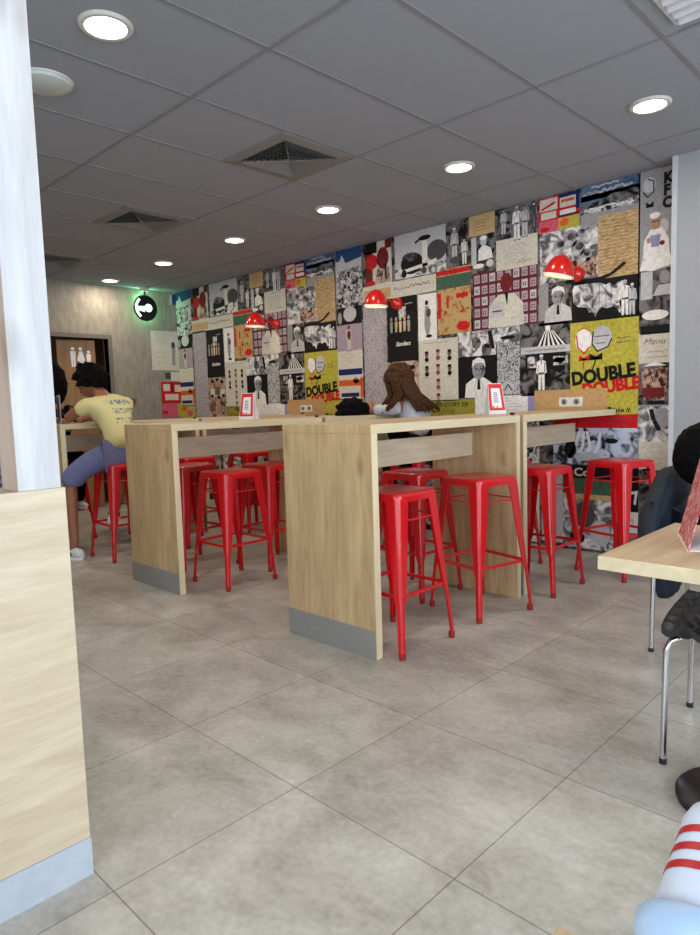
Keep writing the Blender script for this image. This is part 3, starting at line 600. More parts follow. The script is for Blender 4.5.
w.rect(4.55, 4.845, 1.26, 1.54, 'red', 1); w.rect(4.58, 4.68, 1.42, 1.51, 'cream', 2); w.rect(4.70, 4.72, 1.40, 1.53, 'black', 2); w.rect(4.60, 4.80, 1.30, 1.38, 'cream', 2); w.rect(4.75, 4.84, 1.41, 1.50, 'cream', 2)
w.rect(4.55, 4.845, 1.08, 1.25, 'pink', 1); w.rect(4.78, 4.845, 1.08, 1.25, 'yellow', 2); w.rect(4.55, 4.63, 1.12, 1.16, 'red', 2)
wrapped('red and pink burger poster, lowest on the grey wall in the left corner')

# ------------------------------------------------------------------ ceiling fittings
def downlight(loc, label, lit=True):
    t = thing('downlight', label, 'ceiling light', loc, 0, 'round recessed downlights')
    MB().lathe([(.078, 0), (.082, -.012), (.098, -.012), (.106, -.004), (.106, 0)], M['ring'], n=40).build('trim_ring', t, smooth=True)
    MB().lathe([(.0, -.008), (.079, -.008), (.079, 0)], M['diff'], n=32).build('diffuser', t)
    l = bpy.data.lights.new('downlight_lamp', 'AREA'); l.shape = 'DISK'; l.size = .15; l.energy = DOWN_W; l.color = (1, .87, .70)
    o = bpy.data.objects.new('downlight_lamp', l); COL.objects.link(o); o.parent = t; o.location = (0, 0, -.014)
    return t
YD = 3.78
dl = [((-2.62, 1.36), 'large lit round downlight nearest the top left, beside the flat white speaker'),
      ((-1.40, YD), 'lit round downlight nearest the grey pier at the right'),
      ((-2.62, YD), 'lit round downlight, second from the grey pier, left of the white louvre'),
      ((-3.86, YD), 'lit round downlight over the mural, just right of the nearer square vent'),
      ((-5.10, YD), 'lit round downlight, fourth from the grey pier along the mural'),
      ((-6.35, YD), 'small lit round downlight right of the exit sign, fifth from the pier'),
      ((-7.56, YD), 'smallest lit round downlight, farthest back, above the washroom door')]
for (x, y), lab in dl: downlight((x, y, ZC), lab)
for x in (-3.9, -5.1, -6.35, -1.38, -.15):  # unseen downlights added for extra room light, continuing the near row
    t = downlight((x, 1.36, ZC), 'unseen round downlight added to light the room, continuing the near ceiling row'); 
t = thing('ceiling_speaker', 'flat round pale grey speaker on the ceiling beside the white post', 'speaker', (-3.24, 1.36, ZC))
MB().lathe([(.0, -.028), (.09, -.026), (.112, -.018), (.12, -.004), (.12, 0)], M['spk'], n=40).build('grille', t, smooth=True)
MB().lathe([(.118, -.006), (.126, -.006), (.128, 0)], M['ring'], n=40).build('rim', t, smooth=True)
def vent(x, y, label):
    t = thing('ceiling_vent', label, 'air vent', (x, y, ZC), 0)
    g = MB(); a, b = .285, .215
    rings = [rsq(a, .002, 0, 2), rsq(a, .002, -.008, 2), rsq(b, .002, -.014, 2), rsq(b, .002, 0, 2)]
    g.loft(rings, M['ventframe'], False).build('frame', t)
    MB().box(-b, b, -b, b, -.002, -.001, M['dark']).build('backing', t)
    g = MB(); n = 7
    for k in range(n):          # square cone rings, each leaning outwards
        o_, i_ = b-(b-.012)*k/n, b-(b-.012)*(k+.62)/n
        g.loft([rsq(o_, .001, -.020, 2), rsq(i_, .001, -.003, 2), rsq(i_-.002, .001, -.004, 2), rsq(o_-.003, .001, -.021, 2)], M['grille'], False)
    for sx, sy in ((1, 1), (1, -1), (-1, 1), (-1, -1)):
        g.tube([(sx*b, sy*b, -.012), (sx*.01, sy*.01, -.024)], .003, M['grille'], 6)
    for k in range(1, 12):
        u = -b+k*2*b/12
        g.box(u-.0015, u+.0015, -b, b, -.010, -.003, M['grille'])
    g.build('grille', t)
vent(-3.226, 2.835, 'nearest square dark air vent, in the ceiling centre')
vent(-5.04, 2.835, 'square dark air vent farther left, behind the nearest one')
vent(-6.87, 2.835, 'farthest dark air vent, just right of the white post')
t = thing('ceiling_louvre', 'white slatted louvre at the top right edge of the ceiling', 'air vent', (-.76, 2.79, ZC))
g = MB(); g.loft([rsq(.275, .002, 0, 2), rsq(.275, .002, -.01, 2), rsq(.25, .002, -.012, 2), rsq(.25, .002, 0, 2)], M['grillewhite'], False).build('frame', t)
for k in range(8):
    y = -.24+k*.062
    MB().add([(-.25, y, -.004), (.25, y, -.004), (.25, y+.05, -.03), (-.25, y+.05, -.03), (-.25, y, -.002), (.25, y, -.002), (.25, y+.05, -.027), (-.25, y+.05, -.027)],
             [(0, 1, 2, 3), (7, 6, 5, 4), (0, 4, 5, 1), (3, 2, 6, 7), (0, 3, 7, 4), (1, 5, 6, 2)], M['grillewhite']).build('slat', t)
MB().box(-.25, .25, -.25, .25, -.001, 0, M['slat']).build('backing', t)

# round exit sign hanging by the left wall
t = thing('exit_sign', 'round dark exit sign with glowing green and white arrow on grey wall', 'sign', (XL+.10, 4.34, 2.46))
mx = Matrix.Rotation(R(90), 4, 'Y')
MB().lathe([(0, .02), (.15, .02), (.165, 0), (.15, -.02), (0, -.02)], M['smoke'], n=40, mat=mx).build('disc', t, smooth=True)
M['exitglow'] = emis('exit_glow', (.55, 1.0, .78), 2.2)
g = MB(); X = .0225
def fan(pts, m): g.add([(X, a, b) for a, b in pts], [tuple(range(len(pts)))], m)
fan([(.05*math.cos(2*PI*k/18)+.03, .05*math.sin(2*PI*k/18)) for k in range(18)], M['exitglow'])
arc = [(.15*math.cos(R(a))-.0, .15*math.sin(R(a))) for a in range(130, 235, 8)]
for (a, b), (c, d) in zip(arc, arc[1:]): fan([(a, b), (c, d), (c*.80, d*.80), (a*.80, b*.80)], M['exitglow'])
fan([(-.13, .012), (.0, .02), (.0, -.02), (-.13, -.03)], M['exitglow'])
fan([(-.13, -.01), (-.04, -.02), (-.02, -.05), (-.09, -.04)], M['exitglow'])
g.build('symbol', t)
g = MB(); g.tube([(0, 0, .16), (0, 0, .21)], .012, M['smoke']); g.lathe([(0, .20), (.05, .205), (.055, .25), (0, .25)], M['ring']).build('bracket', t, smooth=True)
l = bpy.data.lights.new('exit_lamp', 'POINT'); l.energy = 2.6; l.color = (.3, 1, .5); l.shadow_soft_size = .03
o = bpy.data.objects.new('exit_lamp', l); COL.objects.link(o); o.parent = t; o.location = (-.06, 0, .10)
o2 = bpy.data.objects.new('exit_lamp', l); COL.objects.link(o2); o2.parent = t; o2.location = (-.05, .05, -.05)

# red wall lamps
def sconce(x, label, tilt):
    t = thing('wall_lamp', label, 'wall lamp', (x, 4.838, 2.09), 0, 'red domed wall lamps')
    rx = Matrix.Rotation(R(90), 4, 'X')
    prof = [(.0, .075), (.03, .068), (.05, .045), (.058, .02), (.055, 0), (0, 0)]
    MB().lathe(prof, M['lampred'], n=28, mat=rx).build('wall_mount', t, smooth=True)
    MB().tube([(0, -.06, 0), (0, -.16, .03), (0, -.26, .06), (0, -.31, .06)], .009, M['lampred']).build('arm', t, smooth=True)
    T = Matrix.Translation((0, -.31, -.045)) @ Matrix.Rotation(R(tilt), 4, Vector((.25, -1, 0)))
    s = [(.106*math.cos(R(a)), .145*math.sin(R(a))) for a in range(0, 91, 9)]
    sh = MB().lathe(s+[(.02, .145), (.0, .147)], M['lampred'], n=40, mat=T).lathe([(r*.965, z*.965) for r, z in s], M['cream_in'], n=40, mat=T).build('shade', t, smooth=2)
    MB().lathe([(.101, .004), (.108, .004), (.110, -.004), (.108, -.008), (.101, -.006)], M['white'], n=40, mat=T).build('rim', sh, smooth=True)
    MB().lathe([(.0, .02), (.02, .025), (.03, .05), (.018, .08), (0, .085)], M['bulb'], n=16, mat=T).build('bulb', sh, smooth=True)
    l = bpy.data.lights.new('lamp_glow', 'POINT'); l.energy = .35; l.color = (1, .8, .5); l.shadow_soft_size = .02
    o = bpy.data.objects.new('lamp_glow', l); COL.objects.link(o); o.parent = sh; o.location = (0, -.31, -.045)
sconce(-2.30, 'red domed wall lamp nearest the pier, above the yellow double poster', -14)
sconce(-4.05, 'middle red domed wall lamp, over the black printed picture', -3)
sconce(-5.80, 'farthest red domed wall lamp, left along the mural', -3)

# ------------------------------------------------------------------ bar tables
def bar_table(x1, y0, y1, label, near=True, far=True, fronts=True):
    """x1 is the right-hand (window side) long edge; 0.61 m deep, 1.085 m high"""
    w, T, Hh = .61, .042, 1.085
    t = thing('bar_table', label, 'table', (x1-w/2, y0, 0), 0, 'oak bar tables')
    h = w/2; L = y1-y0
    def skin_edges(o, em):
        o.data.materials.append(em); k = len(o.data.materials)-1
        for p in o.data.polygons:
            if abs(p.normal.x) > .9: p.material_index = k
    o = MB().box(-h, h, 0, L, Hh-T, Hh, M['oak_y']).build('tabletop', t, bevel=.0012); skin_edges(o, M['oak_edge_y'])
    # near face of the top reads as vertical-grain board
    o.data.materials.append(M['oak_v'])
    for p in o.data.polygons:
        if p.normal.y < -.9: p.material_index = len(o.data.materials)-1
    for flag, a, b in ((near, .001, T), (far, L-T, L-.001)):
        if flag:
            o = MB().box(-h, h, a, b, 0 if False else .001, Hh-T, M['oak_v']).build('end_panel', t, bevel=.0012); skin_edges(o, M['oak_edge'])
            ya = a-.003 if a < .1 else b
            o2 = MB().box(-h+.0, h-.004, ya, ya+.003, .001, .135, M['steel']).build('kick_plate', t)
    MB().box(-.02, 0, T, (L-T) if far else L-.01, .845, .985, M['oak_h']).build('apron', t, bevel=.001)
    for yy in (.16, L*.52):
        MB().box(0, .05, yy, yy+.05, Hh-T-.022, Hh-T, M['grey']).build('bracket', t, bevel=.003)
    MB().lathe([(0, 0), (.012, .002), (.015, .015), (0, .016)], M['blackrub'], c=(h-.04, L-.02, Hh), n=12).build('cap', t)
    return t
bar_table(-2.0, 2.18, 3.47, 'nearest oak bar table, panel end facing the camera in the centre')
bar_table(-2.0, 3.505, 4.82, 'oak bar table between the nearest table and the mural, holding the white tent card', True, False)
bar_table(-3.68, 2.18, 3.47, 'oak bar table left of the nearest one, panel end facing camera')
bar_table(-3.68, 3.505, 4.82, 'oak bar table behind the left one, with a black bag on it', True, False)
bar_table(-5.36, 2.18, 3.47, 'farthest left oak bar table, where the person in yellow leans')
bar_table(-5.36, 3.505, 4.82, 'farthest back oak bar table against the mural, mostly hidden by nearer tables', True, False)

# ------------------------------------------------------------------ red stools
def make_stool():
    t = thing('bar_stool', '', 'stool', (0, 0, 0), 0, 'red metal bar stools')
    g = MB(); H = .76
    prof = [(.152, H-.045), (.1545, H-.018), (.150, H-.006), (.140, H), (.125, H-.001), (.05, H-.006), (.012, H-.007)]
    g.loft([rsq(a, min(.035, a*.6), z, 6) for a, z in prof], M['red'], False)
    g.add(rsq(.012, .007, H-.007, 6), [tuple(range(24))], M['red'])
    g.loft([rsq(.148, .033, H-.045, 6), rsq(.148, .033, H-.012, 6)], M['red'], False)
    g.build('seat', t, smooth=True)
    def c(z): return .1535+(.207-.1535)*(H-.03-z)/(H-.03)
    lv = [(H-.028, .078, .024), (.58, .066, .022), (.40, .053, .02), (.27, .040, .016), (.235, .027, .012), (.02, .024, .011)]
    for sx in (1, -1):
        for sy in (1, -1):
            g = MB(); rings = []
            for z, wd, r in lv:
                k = c(z); th = .004
                pts = [(k-wd, k), (k-r, k)]
                pts += [(k-r+r*math.sin(R(a)), k-r+r*math.cos(R(a))) for a in (22, 45, 68)]
                pts += [(k, k-r), (k, k-wd), (k-th-.003, k-wd), (k-th, k-r-.002)]
                pts += [(k-th-.6*r, k-th-.6*r)]
                pts += [(k-r-.002, k-th), (k-wd, k-th-.003)]
                rings.append([Vector((sx*a, sy*b, z)) for a, b in pts])
            lg = g.loft(rings, M['red'], True).build('leg', t, smooth=True)
            a = c(.0)-.014
            MB().lathe([(0, 0), (.014, 0), (.016, .01), (.016, .03), (.012, .034), (0, .034)], M['rubber'], c=(sx*a, sy*a, .0), n=14).build('foot_cap', lg, smooth=True)
    g = MB(); k = c(.285)-.010
    for s in (1, -1):
        g.box(-k, k, s*k-.004, s*k+.004, .275, .293, M['red']); g.box(s*k-.004, s*k+.004, -k, k, .275, .293, M['red'])
    g.build('footrest', t, bevel=.002)
    g = MB(); k = c(.63)-.008
    for s in (1, -1):
        g.tube([(-k, s*k, .63), (k, s*k, .63)], .0045, M['red'], 8); g.tube([(s*k, -k, .63), (s*k, k, .63)], .0045, M['red'], 8)
    g.build('brace', t, smooth=True)
    return t
stools = [
 (-2.11, 2.455, 0, 'nearest red stool, pushed under the nearest bar table'),
 (-2.07, 3.14, -13, 'red stool standing in front of the nearest table, beside its far end panel'),
 (-2.57, 3.19, 0, 'red stool with a pale sheen on its seat, behind the nearest two'),
 (-2.04, 3.765, 0, 'red stool just right of the joint between the nearest two tables'),
 (-2.50, 4.08, 0, 'red stool half hidden behind the one beside the table joint'),
 (-1.785, 4.385, -17, 'red stool standing by itself in front of the mural, right of the tables'),
 (-3.70, 2.62, 0, 'red stool pushed under the left bar table, fully visible in its opening'),
 (-4.40, 2.73, 0, 'red stool on the far side of the left bar table, beside its end panel'),
 (-3.89, 3.12, 0, 'red stool under the left table, cut off by the nearest oak panel'),
 (-5.08, 2.53, 0, 'red stool the person in the yellow shirt sits on'),
 (-5.06, 3.18, 0, 'red stool seen through the left table opening, behind its end panel'),
 (-6.20, 2.50, 5, 'red stool across the farthest table, under the dark-haired person'),
 (-6.12, 3.2, 0, 'red stool at the far side of the farthest left table'),
 (-5.10, 3.85, 0, 'red stool far back beyond the left table, its left one'),
 (-5.06, 4.40, 0, 'red stool farthest back beyond the left table, by the mural'),
 (-4.28, 3.95, 4, 'red stool behind the left tables, on the side away from the window'),
 (-3.46, 4.32, 0, 'red stool under the long-haired person by the mural'),
]
st0 = make_stool()
for i, (x, y, a, lab) in enumerate(stools):
    o = st0 if i == 0 else copy_tree(st0)
    o.location = (x, y, 0); o.rotation_euler = (0, 0, R(a)); o['label'] = lab

# ------------------------------------------------------------------ tent cards
def tent(loc, rz, label):
    t = thing('tent_card', label, 'tent card', loc, rz, 'red and white tent cards on the bar tables')
    w, d, h = .062, .045, .20
    def pan(sgn, m, name):
        g = MB(); a = [(-w, sgn*d, .0), (w, sgn*d, .0), (w*.8, sgn*.004, h), (-w*.8, sgn*.004, h)]
        b = [(x, y-sgn*.002, z) for x, y, z in a]
        g.add(a+b, [(0, 1, 2, 3), (7, 6, 5, 4), (0, 4, 5, 1), (2, 6, 7, 3), (1, 5, 6, 2), (0, 3, 7, 4)], m); return g.build(name, t)
    pan(-1, M['paper'], 'front_panel'); pan(1, M['paper'], 'back_panel')
    MB().box(-w, w, -d, d, 0, .002, M['paper']).build('base', t)
    def P3(u, v, k):   # point on the front panel, u -1..1, v 0..1
        s = w*(1-.2*v); y = -d+(d-.004)*v
        return (u*s, y-.0006*k, v*h)
    g = MB()
    def q(u0, u1, v0, v1, m, k): g.add([P3(u0, v0, k), P3(u1, v0, k), P3(u1, v1, k), P3(u0, v1, k)], [(0, 1, 2, 3)], m)
    q(-.95, .95, .12, .98, M['cardred'], 1); q(-.62, .62, .20, .84, M['paper'], 2)
    for k in range(6): q(-.35, .3-.1*(k % 2), .38+k*.06, .41+k*.06, M['grey'], 3)
    q(-.12, .12, .20, .27, M['gold'], 3); q(-.6, -.35, .21, .26, M['cardred'], 3)
    g.build('printed_face', t)
    return t
tent((-4.10, 3.10, 1.085), R(22), 'red and white tent card on the left bar table')
tent((-2.38, 3.80, 1.085), R(62), 'red and white tent card standing near the end of the nearest bar tables')

# black bag
def blob(name, loc, sx, sy, sz, m, seed=0, amp=.25, parent=None, freq=2.2, flat_bottom=True):
    bm = bmesh.new(); bmesh.ops.create_icosphere(bm, subdivisions=4, radius=1)
    for v in bm.verts:
        n = noise.noise(v.co*freq+Vector((seed, 0, 0))); v.co *= 1+amp*n
        if flat_bottom and v.co.z < -.35: v.co.z = -.35
        v.co = Vector((v.co.x*sx, v.co.y*sy, (v.co.z+(.35 if flat_bottom else 0))*sz))
    me = bpy.data.meshes.new(name); bm.to_mesh(me); bm.free(); me.materials.append(m)
    for p in me.polygons: p.use_smooth = True
    o = bpy.data.objects.new(name, me); COL.objects.link(o); o.location = loc
    if parent: o.parent = parent
    return o
bag = thing('bag', 'crumpled black cloth bag lying on the bar table near the mural', 'bag', (-3.80, 3.93, 1.085), R(70))
blob('pouch', (0, 0, 0), .135, .10, .10, M['black'], 3, .5, bag)
MB().tube([(-.09, -.05, .03), (-.12, -.09, .010), (-.05, -.11, .010), (.05, -.09, .010), (.08, -.05, .05)], .008, M['black']).build('strap', bag, smooth=True)

# ------------------------------------------------------------------ people
def skin_mesh(nodes, edges, root, m, name, parent, sub=2, extra=None):
    keys = list(nodes); me = bpy.data.meshes.new(name)
    me.from_pydata([nodes[k][0] for k in keys], [(keys.index(a), keys.index(b)) for a, b in edges], [])
    o = bpy.data.objects.new(name, me); COL.objects.link(o)
    me.attributes.new('x', 'FLOAT', 'POINT')
    bm = bmesh.new(); bm.from_mesh(me); sl = bm.verts.layers.skin.verify(); bm.verts.ensure_lookup_table()
    for i, k in enumerate(keys):
        r = nodes[k][1]; bm.verts[i][sl].radius = (r, r) if not isinstance(r, tuple) else r
        bm.verts[i][sl].use_root = (k == root)
    bm.to_mesh(me); bm.free()
    sk = o.modifiers.new('skin', 'SKIN'); sk.use_smooth_shade = True; sk.branch_smoothing = .4
    sb = o.modifiers.new('sub', 'SUBSURF'); sb.levels = sub; sb.render_levels = sub
    bpy.context.view_layer.update()
    m2 = bpy.data.meshes.new_from_object(o.evaluated_get(bpy.context.evaluated_depsgraph_get()))
    bpy.data.objects.remove(o)
    bm = bmesh.new(); bm.from_mesh(m2)
    if extra: extra(bm)
    bm.to_mesh(m2); bm.free()
    m2.materials.clear(); m2.materials.append(m)
    for p in m2.polygons: p.use_smooth = True; p.material_index = 0
    o = bpy.data.objects.new(name, m2); COL.objects.link(o)
    if parent: o.parent = parent
    return o
def add_ball(bm, c, s, seg=12):
    r = bmesh.ops.create_uvsphere(bm, u_segments=seg, v_segments=8, radius=1)
    for v in r['verts']: v.co = Vector((v.co.x*s[0], v.co.y*s[1], v.co.z*s[2]))+Vector(c)
def head_nodes(nodes, edges, neck, hc, up, fw, s=1.0):
    """head as a chain neck - skull base - middle - crown plus a jaw"""
    up = Vector(up).normalized(); fw = Vector(fw).normalized(); hc = Vector(hc)
    nodes['hb'] = (hc-up*.055*s-fw*.01, .068*s); nodes['hm'] = (hc+up*.01*s, .088*s); nodes['ht'] = (hc+up*.075*s, .078*s)
    nodes['jaw'] = (hc-up*.075*s+fw*.045*s, .045*s)
    edges += [(neck, 'hb'), ('hb', 'hm'), ('hm', 'ht'), ('hb', 'jaw')]
def face(bm, hc, up, fw, s=1.0):
    up = Vector(up).normalized(); fw = Vector(fw).normalized(); sd = up.cross(fw).normalized(); hc = Vector(hc)
    add_ball(bm, hc+fw*.098*s-up*.022*s, (.016*s,)*3); add_ball(bm, hc+fw*.094*s+up*.002*s, (.011*s,)*3)
    for q in (1, -1):
        add_ball(bm, hc+sd*q*.086*s-up*.015*s, (.014*s, .014*s, .026*s)); add_ball(bm, hc+fw*.082*s+sd*q*.03*s+up*.006*s, (.013*s,)*3)
    add_ball(bm, hc+fw*.088*s-up*.055*s, (.02*s, .02*s, .008*s))
def eyes(parent, hc, up, fw, s=1.0):
    up = Vector(up).normalized(); fw = Vector(fw).normalized(); sd = up.cross(fw).normalized(); hc = Vector(hc)
    bm = bmesh.new()
    for q in (1, -1): add_ball(bm, hc+fw*.092*s+sd*q*.03*s+up*.006*s, (.006*s,)*3)
    me = bpy.data.meshes.new('eyes'); bm.to_mesh(me); bm.free(); me.materials.append(M['ink'])
    o = bpy.data.objects.new('eyes', me); COL.objects.link(o); o.parent = parent
def hand_nodes(nodes, edges, wrist, pre, pos, fwd, side, palm, curl=.35):
    pos = Vector(pos); fwd = Vector(fwd).normalized(); side = Vector(side).normalized(); dn = Vector(palm).normalized()
    nodes[pre+'p'] = (pos+fwd*.045, (.034, .020)); edges.append((wrist, pre+'p'))
    for i, (o, L) in enumerate(((-.03, .066), (-.01, .076), (.01, .072), (.03, .056))):
        a = pos+fwd*.082+side*o; b = a+(fwd*math.cos(curl)+dn*math.sin(curl))*L*.5; c = b+(fwd*math.cos(curl*2.2)+dn*math.sin(curl*2.2))*L*.5
        nodes[pre+'a%d' % i] = (a, .0098); nodes[pre+'b%d' % i] = (b, .0088); nodes[pre+'c%d' % i] = (c, .0075)
        edges += [(pre+'p', pre+'a%d' % i), (pre+'a%d' % i, pre+'b%d' % i), (pre+'b%d' % i, pre+'c%d' % i)]
    a = pos+fwd*.03-side*.035; b = a+fwd*.035-side*.022+dn*.01
    nodes[pre+'t0'] = (a, .012); nodes[pre+'t1'] = (b, .010); edges += [(pre+'p', pre+'t0'), (pre+'t0', pre+'t1')]
def shoe(name, loc, fw, parent, pitch=0):
    fw = Vector(fw); yaw = math.atan2(fw.y, fw.x)
    g = MB(); rings = []
    for x, w, h in ((-.095, .028, .05), (-.08, .036, .075), (-.03, .038, .085), (.03, .042, .065), (.09, .045, .05), (.14, .036, .042), (.165, .015, .03)):
        rings.append([Vector((x, w*math.cos(2*PI*k/14), .014+max(0, h*.5+h*.5*math.sin(2*PI*k/14)-.004))) for k in range(14)])
    g.loft(rings, M['shoe'], True)
    sole = [Vector((.168*math.cos(2*PI*k/20)*(1 if math.cos(2*PI*k/20) > 0 else .62), .047*math.sin(2*PI*k/20), 0)) for k in range(20)]
    g.loft([sole, [p+Vector((0, 0, .02)) for p in sole]], M['paper'], True)
    g.box(-.02, .05, -.044, -.040, .03, .06, M['ink']); g.box(-.02, .05, .040, .044, .03, .06, M['ink'])
    o = g.build(name, parent, smooth=True); o.location = loc; o.rotation_euler = (0, pitch, yaw)
    return o
def hair_cap(parent, hc, up, fw, m, s=1.0, seed=0, back=.0, amp=.22, name='hair', low=-.1, size=(1.18, 1.14, 1.16)):
    up = Vector(up).normalized(); fw = Vector(fw).normalized(); sd = up.cross(fw).normalized(); fw = sd.cross(up)
    bm = bmesh.new(); bmesh.ops.create_icosphere(bm, subdivisions=5, radius=1)
    dl_ = []
    for v in bm.verts:
        p = v.co.copy(); cut = low + (.45 if p.x > .25 else 0) + (p.x*.35)
        if p.z < cut: dl_.append(v); continue
        n = noise.noise(p*3.6+Vector((seed, 1, 2)))+.5*noise.noise(p*9+Vector((seed, 4, 2)))
        q = p*(1+amp*n*.5)
        v.co = Vector(hc)+up*.022*s+(fw*(q.x*.098*size[0]-back)+sd*q.y*.088*size[1]+up*q.z*.108*size[2])*s
    bmesh.ops.delete(bm, geom=dl_, context='VERTS')
    ed = [e for e in bm.edges if e.is_boundary]
    r = bmesh.ops.extrude_edge_only(bm, edges=ed)
    for v in [g for g in r['geom'] if isinstance(g, bmesh.types.BMVert)]: v.co = v.co.lerp(Vector(hc), .22)
    me = bpy.data.meshes.new(name); bm.to_mesh(me); bm.free(); me.materials.append(m)
    for p in me.polygons: p.use_smooth = True
    o = bpy.data.objects.new(name, me); COL.objects.link(o); o.parent = parent
    return o

def tee_print_mat():
    """pale yellow jersey with four short rows of blue handwriting printed across the back"""
    m, t, b = mat_new('yellow_tee')
    tc = N(t, 'ShaderNodeTexCoord'); sep = N(t, 'ShaderNodeSeparateXYZ'); t.links.new(tc.outputs['Object'], sep.inputs[0])
    nz = N(t, 'ShaderNodeTexNoise'); nz.inputs['Scale'].default_value = 40; nz.inputs['Detail'].default_value = 2; nz.inputs['Distortion'].default_value = 1.5
    mp = N(t, 'ShaderNodeMapping'); mp.inputs['Scale'].default_value = (.6, .8, 1.1)
    t.links.new(tc.outputs['Object'], mp.inputs['Vector']); t.links.new(mp.outputs['Vector'], nz.inputs['Vector'])
    def mth(op, a, bb):
        n = N(t, 'ShaderNodeMath', operation=op)
        for i, v in enumerate((a, bb)):
            if hasattr(v, 'links'): t.links.new(v, n.inputs[i])
            else: n.inputs[i].default_value = v
        return n.outputs[0]
    mask = None
    for z, y0, y1, hh in TEE_ROWS:
        a = mth('LESS_THAN', mth('ABSOLUTE', mth('SUBTRACT', sep.outputs['Z'], z), 0), hh)
        c = mth('MULTIPLY', a, mth('LESS_THAN', mth('ABSOLUTE', mth('SUBTRACT', sep.outputs['Y'], (y0+y1)/2), 0), (y1-y0)/2))
        mask = c if mask is None else mth('MAXIMUM', mask, c)
    ink = mth('MULTIPLY', mask, mth('GREATER_THAN', nz.outputs['Fac'], .50))
    ink = mth('MULTIPLY', ink, mth('GREATER_THAN', sep.outputs['X'], TEE_X))
    mx = N(t, 'ShaderNodeMixRGB'); mx.inputs['Color1'].default_value = lin((222, 210, 150))+(1,); mx.inputs['Color2'].default_value = lin((112, 130, 150))+(1,)
    t.links.new(ink, mx.inputs['Fac']); t.links.new(mx.outputs['Color'], b.inputs['Base Color']); b.inputs['Roughness'].default_value = .85
    return m
# --- person in the yellow shirt (all coordinates local to the person)
OX, OY = -5.05, 2.55
pm = thing('person', 'person in yellow t-shirt and blue shorts sitting hunched at the farthest bar table', 'person', (OX, OY, 0))
def l3(x, y, z): return Vector((x-OX, y-OY, z))
TEE_ROWS = [(1.25, -.12, .10, .020), (1.18, -.08, .13, .022), (1.105, -.08, .14, .020), (1.02, -.03, .08, .028)]
TEE_X = -.26
M['tee'] = tee_print_mat()
hc = l3(-5.37, 2.45, 1.405); up = (-.30, -.05, .92); fw = (-.85, -.35, -.38)
nd = {'pel': (l3(-5.04, 2.53, .86), .115), 'bel': (l3(-5.06, 2.53, .98), .105), 'che': (l3(-5.14, 2.53, 1.13), .115), 'top': (l3(-5.22, 2.52, 1.25), .085), 'nk': (l3(-5.28, 2.50, 1.32), .052),
      'sl': (l3(-5.24, 2.35, 1.23), .058), 'el': (l3(-5.42, 2.27, 1.13), .040), 'wl': (l3(-5.56, 2.40, 1.17), .027),
      'sr': (l3(-5.20, 2.70, 1.23), .058), 'er': (l3(-5.42, 2.74, 1.135), .040), 'wr': (l3(-5.60, 2.60, 1.12), .027),
      'hl': (l3(-5.06, 2.44, .84), .09), 'kl': (l3(-5.36, 2.235, .66), .062), 'cl': (l3(-5.34, 2.22, .42), .052), 'al': (l3(-5.30, 2.21, .10), .034), 'fl': (l3(-5.36, 2.18, .045), .03),
      'hr': (l3(-5.06, 2.62, .84), .09), 'kr': (l3(-5.40, 2.72, .68), .062), 'cr': (l3(-5.30, 2.63, .50), .05), 'ar': (l3(-5.17, 2.50, .36), .034), 'fr': (l3(-5.12, 2.45, .32), .03)}
ed = [('pel', 'bel'), ('bel', 'che'), ('che', 'top'), ('top', 'nk'), ('top', 'sl'), ('sl', 'el'), ('el', 'wl'), ('top', 'sr'), ('sr', 'er'), ('er', 'wr'),
      ('pel', 'hl'), ('hl', 'kl'), ('kl', 'cl'), ('cl', 'al'), ('al', 'fl'), ('pel', 'hr'), ('hr', 'kr'), ('kr', 'cr'), ('cr', 'ar'), ('ar', 'fr')]
head_nodes(nd, ed, 'nk', hc, up, fw)
hand_nodes(nd, ed, 'wl', 'L', l3(-5.56, 2.40, 1.17), (-.4, .35, .75), (.5, .6, 0), (-.3, .6, -.2), .5)
hand_nodes(nd, ed, 'wr', 'Q', l3(-5.60, 2.60, 1.12), (-.8, -.4, .0), (-.3, .9, 0), (0, 0, -1), .25)
skin_mesh(nd, ed, 'pel', M['skin'], 'body', pm, 2, lambda bm: face(bm, hc, up, fw))
eyes(pm, hc, up, fw)
hair_cap(pm, hc, up, fw, M['hair'], 1.05, 2, .012, .4, size=(1.42, 1.42, 1.3), low=-.42)
nd = {'pel': (l3(-5.02, 2.53, .86), (.145, .15)), 'bel': (l3(-5.04, 2.53, .98), (.135, .14)), 'che': (l3(-5.13, 2.53, 1.12), (.145, .16)), 'top': (l3(-5.21, 2.52, 1.24), (.10, .11)), 'nk': (l3(-5.255, 2.51, 1.30), .062),
      'sl': (l3(-5.24, 2.36, 1.235), .078), 'el': (l3(-5.335, 2.30, 1.17), .066), 'sr': (l3(-5.20, 2.69, 1.235), .078), 'er': (l3(-5.32, 2.74, 1.18), .066)}
ed = [('pel', 'bel'), ('bel', 'che'), ('che', 'top'), ('top', 'nk'), ('top', 'sl'), ('sl', 'el'), ('top', 'sr'), ('sr', 'er')]
tag(skin_mesh(nd, ed, 'pel', M['tee'], 't_shirt', pm), 'pale yellow shirt with blue writing on the back')
nd = {'pel': (l3(-5.03, 2.53, .835), (.15, .13)), 'hl': (l3(-5.08, 2.43, .83), .105), 'ml': (l3(-5.22, 2.33, .765), .105), 'kl': (l3(-5.345, 2.245, .655), .10), 'bl': (l3(-5.36, 2.24, .585), .10),
      'hr': (l3(-5.08, 2.63, .83), .105), 'mr': (l3(-5.24, 2.68, .77), .095), 'kr': (l3(-5.37, 2.71, .69), .085)}
ed = [('pel', 'hl'), ('hl', 'ml'), ('ml', 'kl'), ('kl', 'bl'), ('pel', 'hr'), ('hr', 'mr'), ('mr', 'kr')]
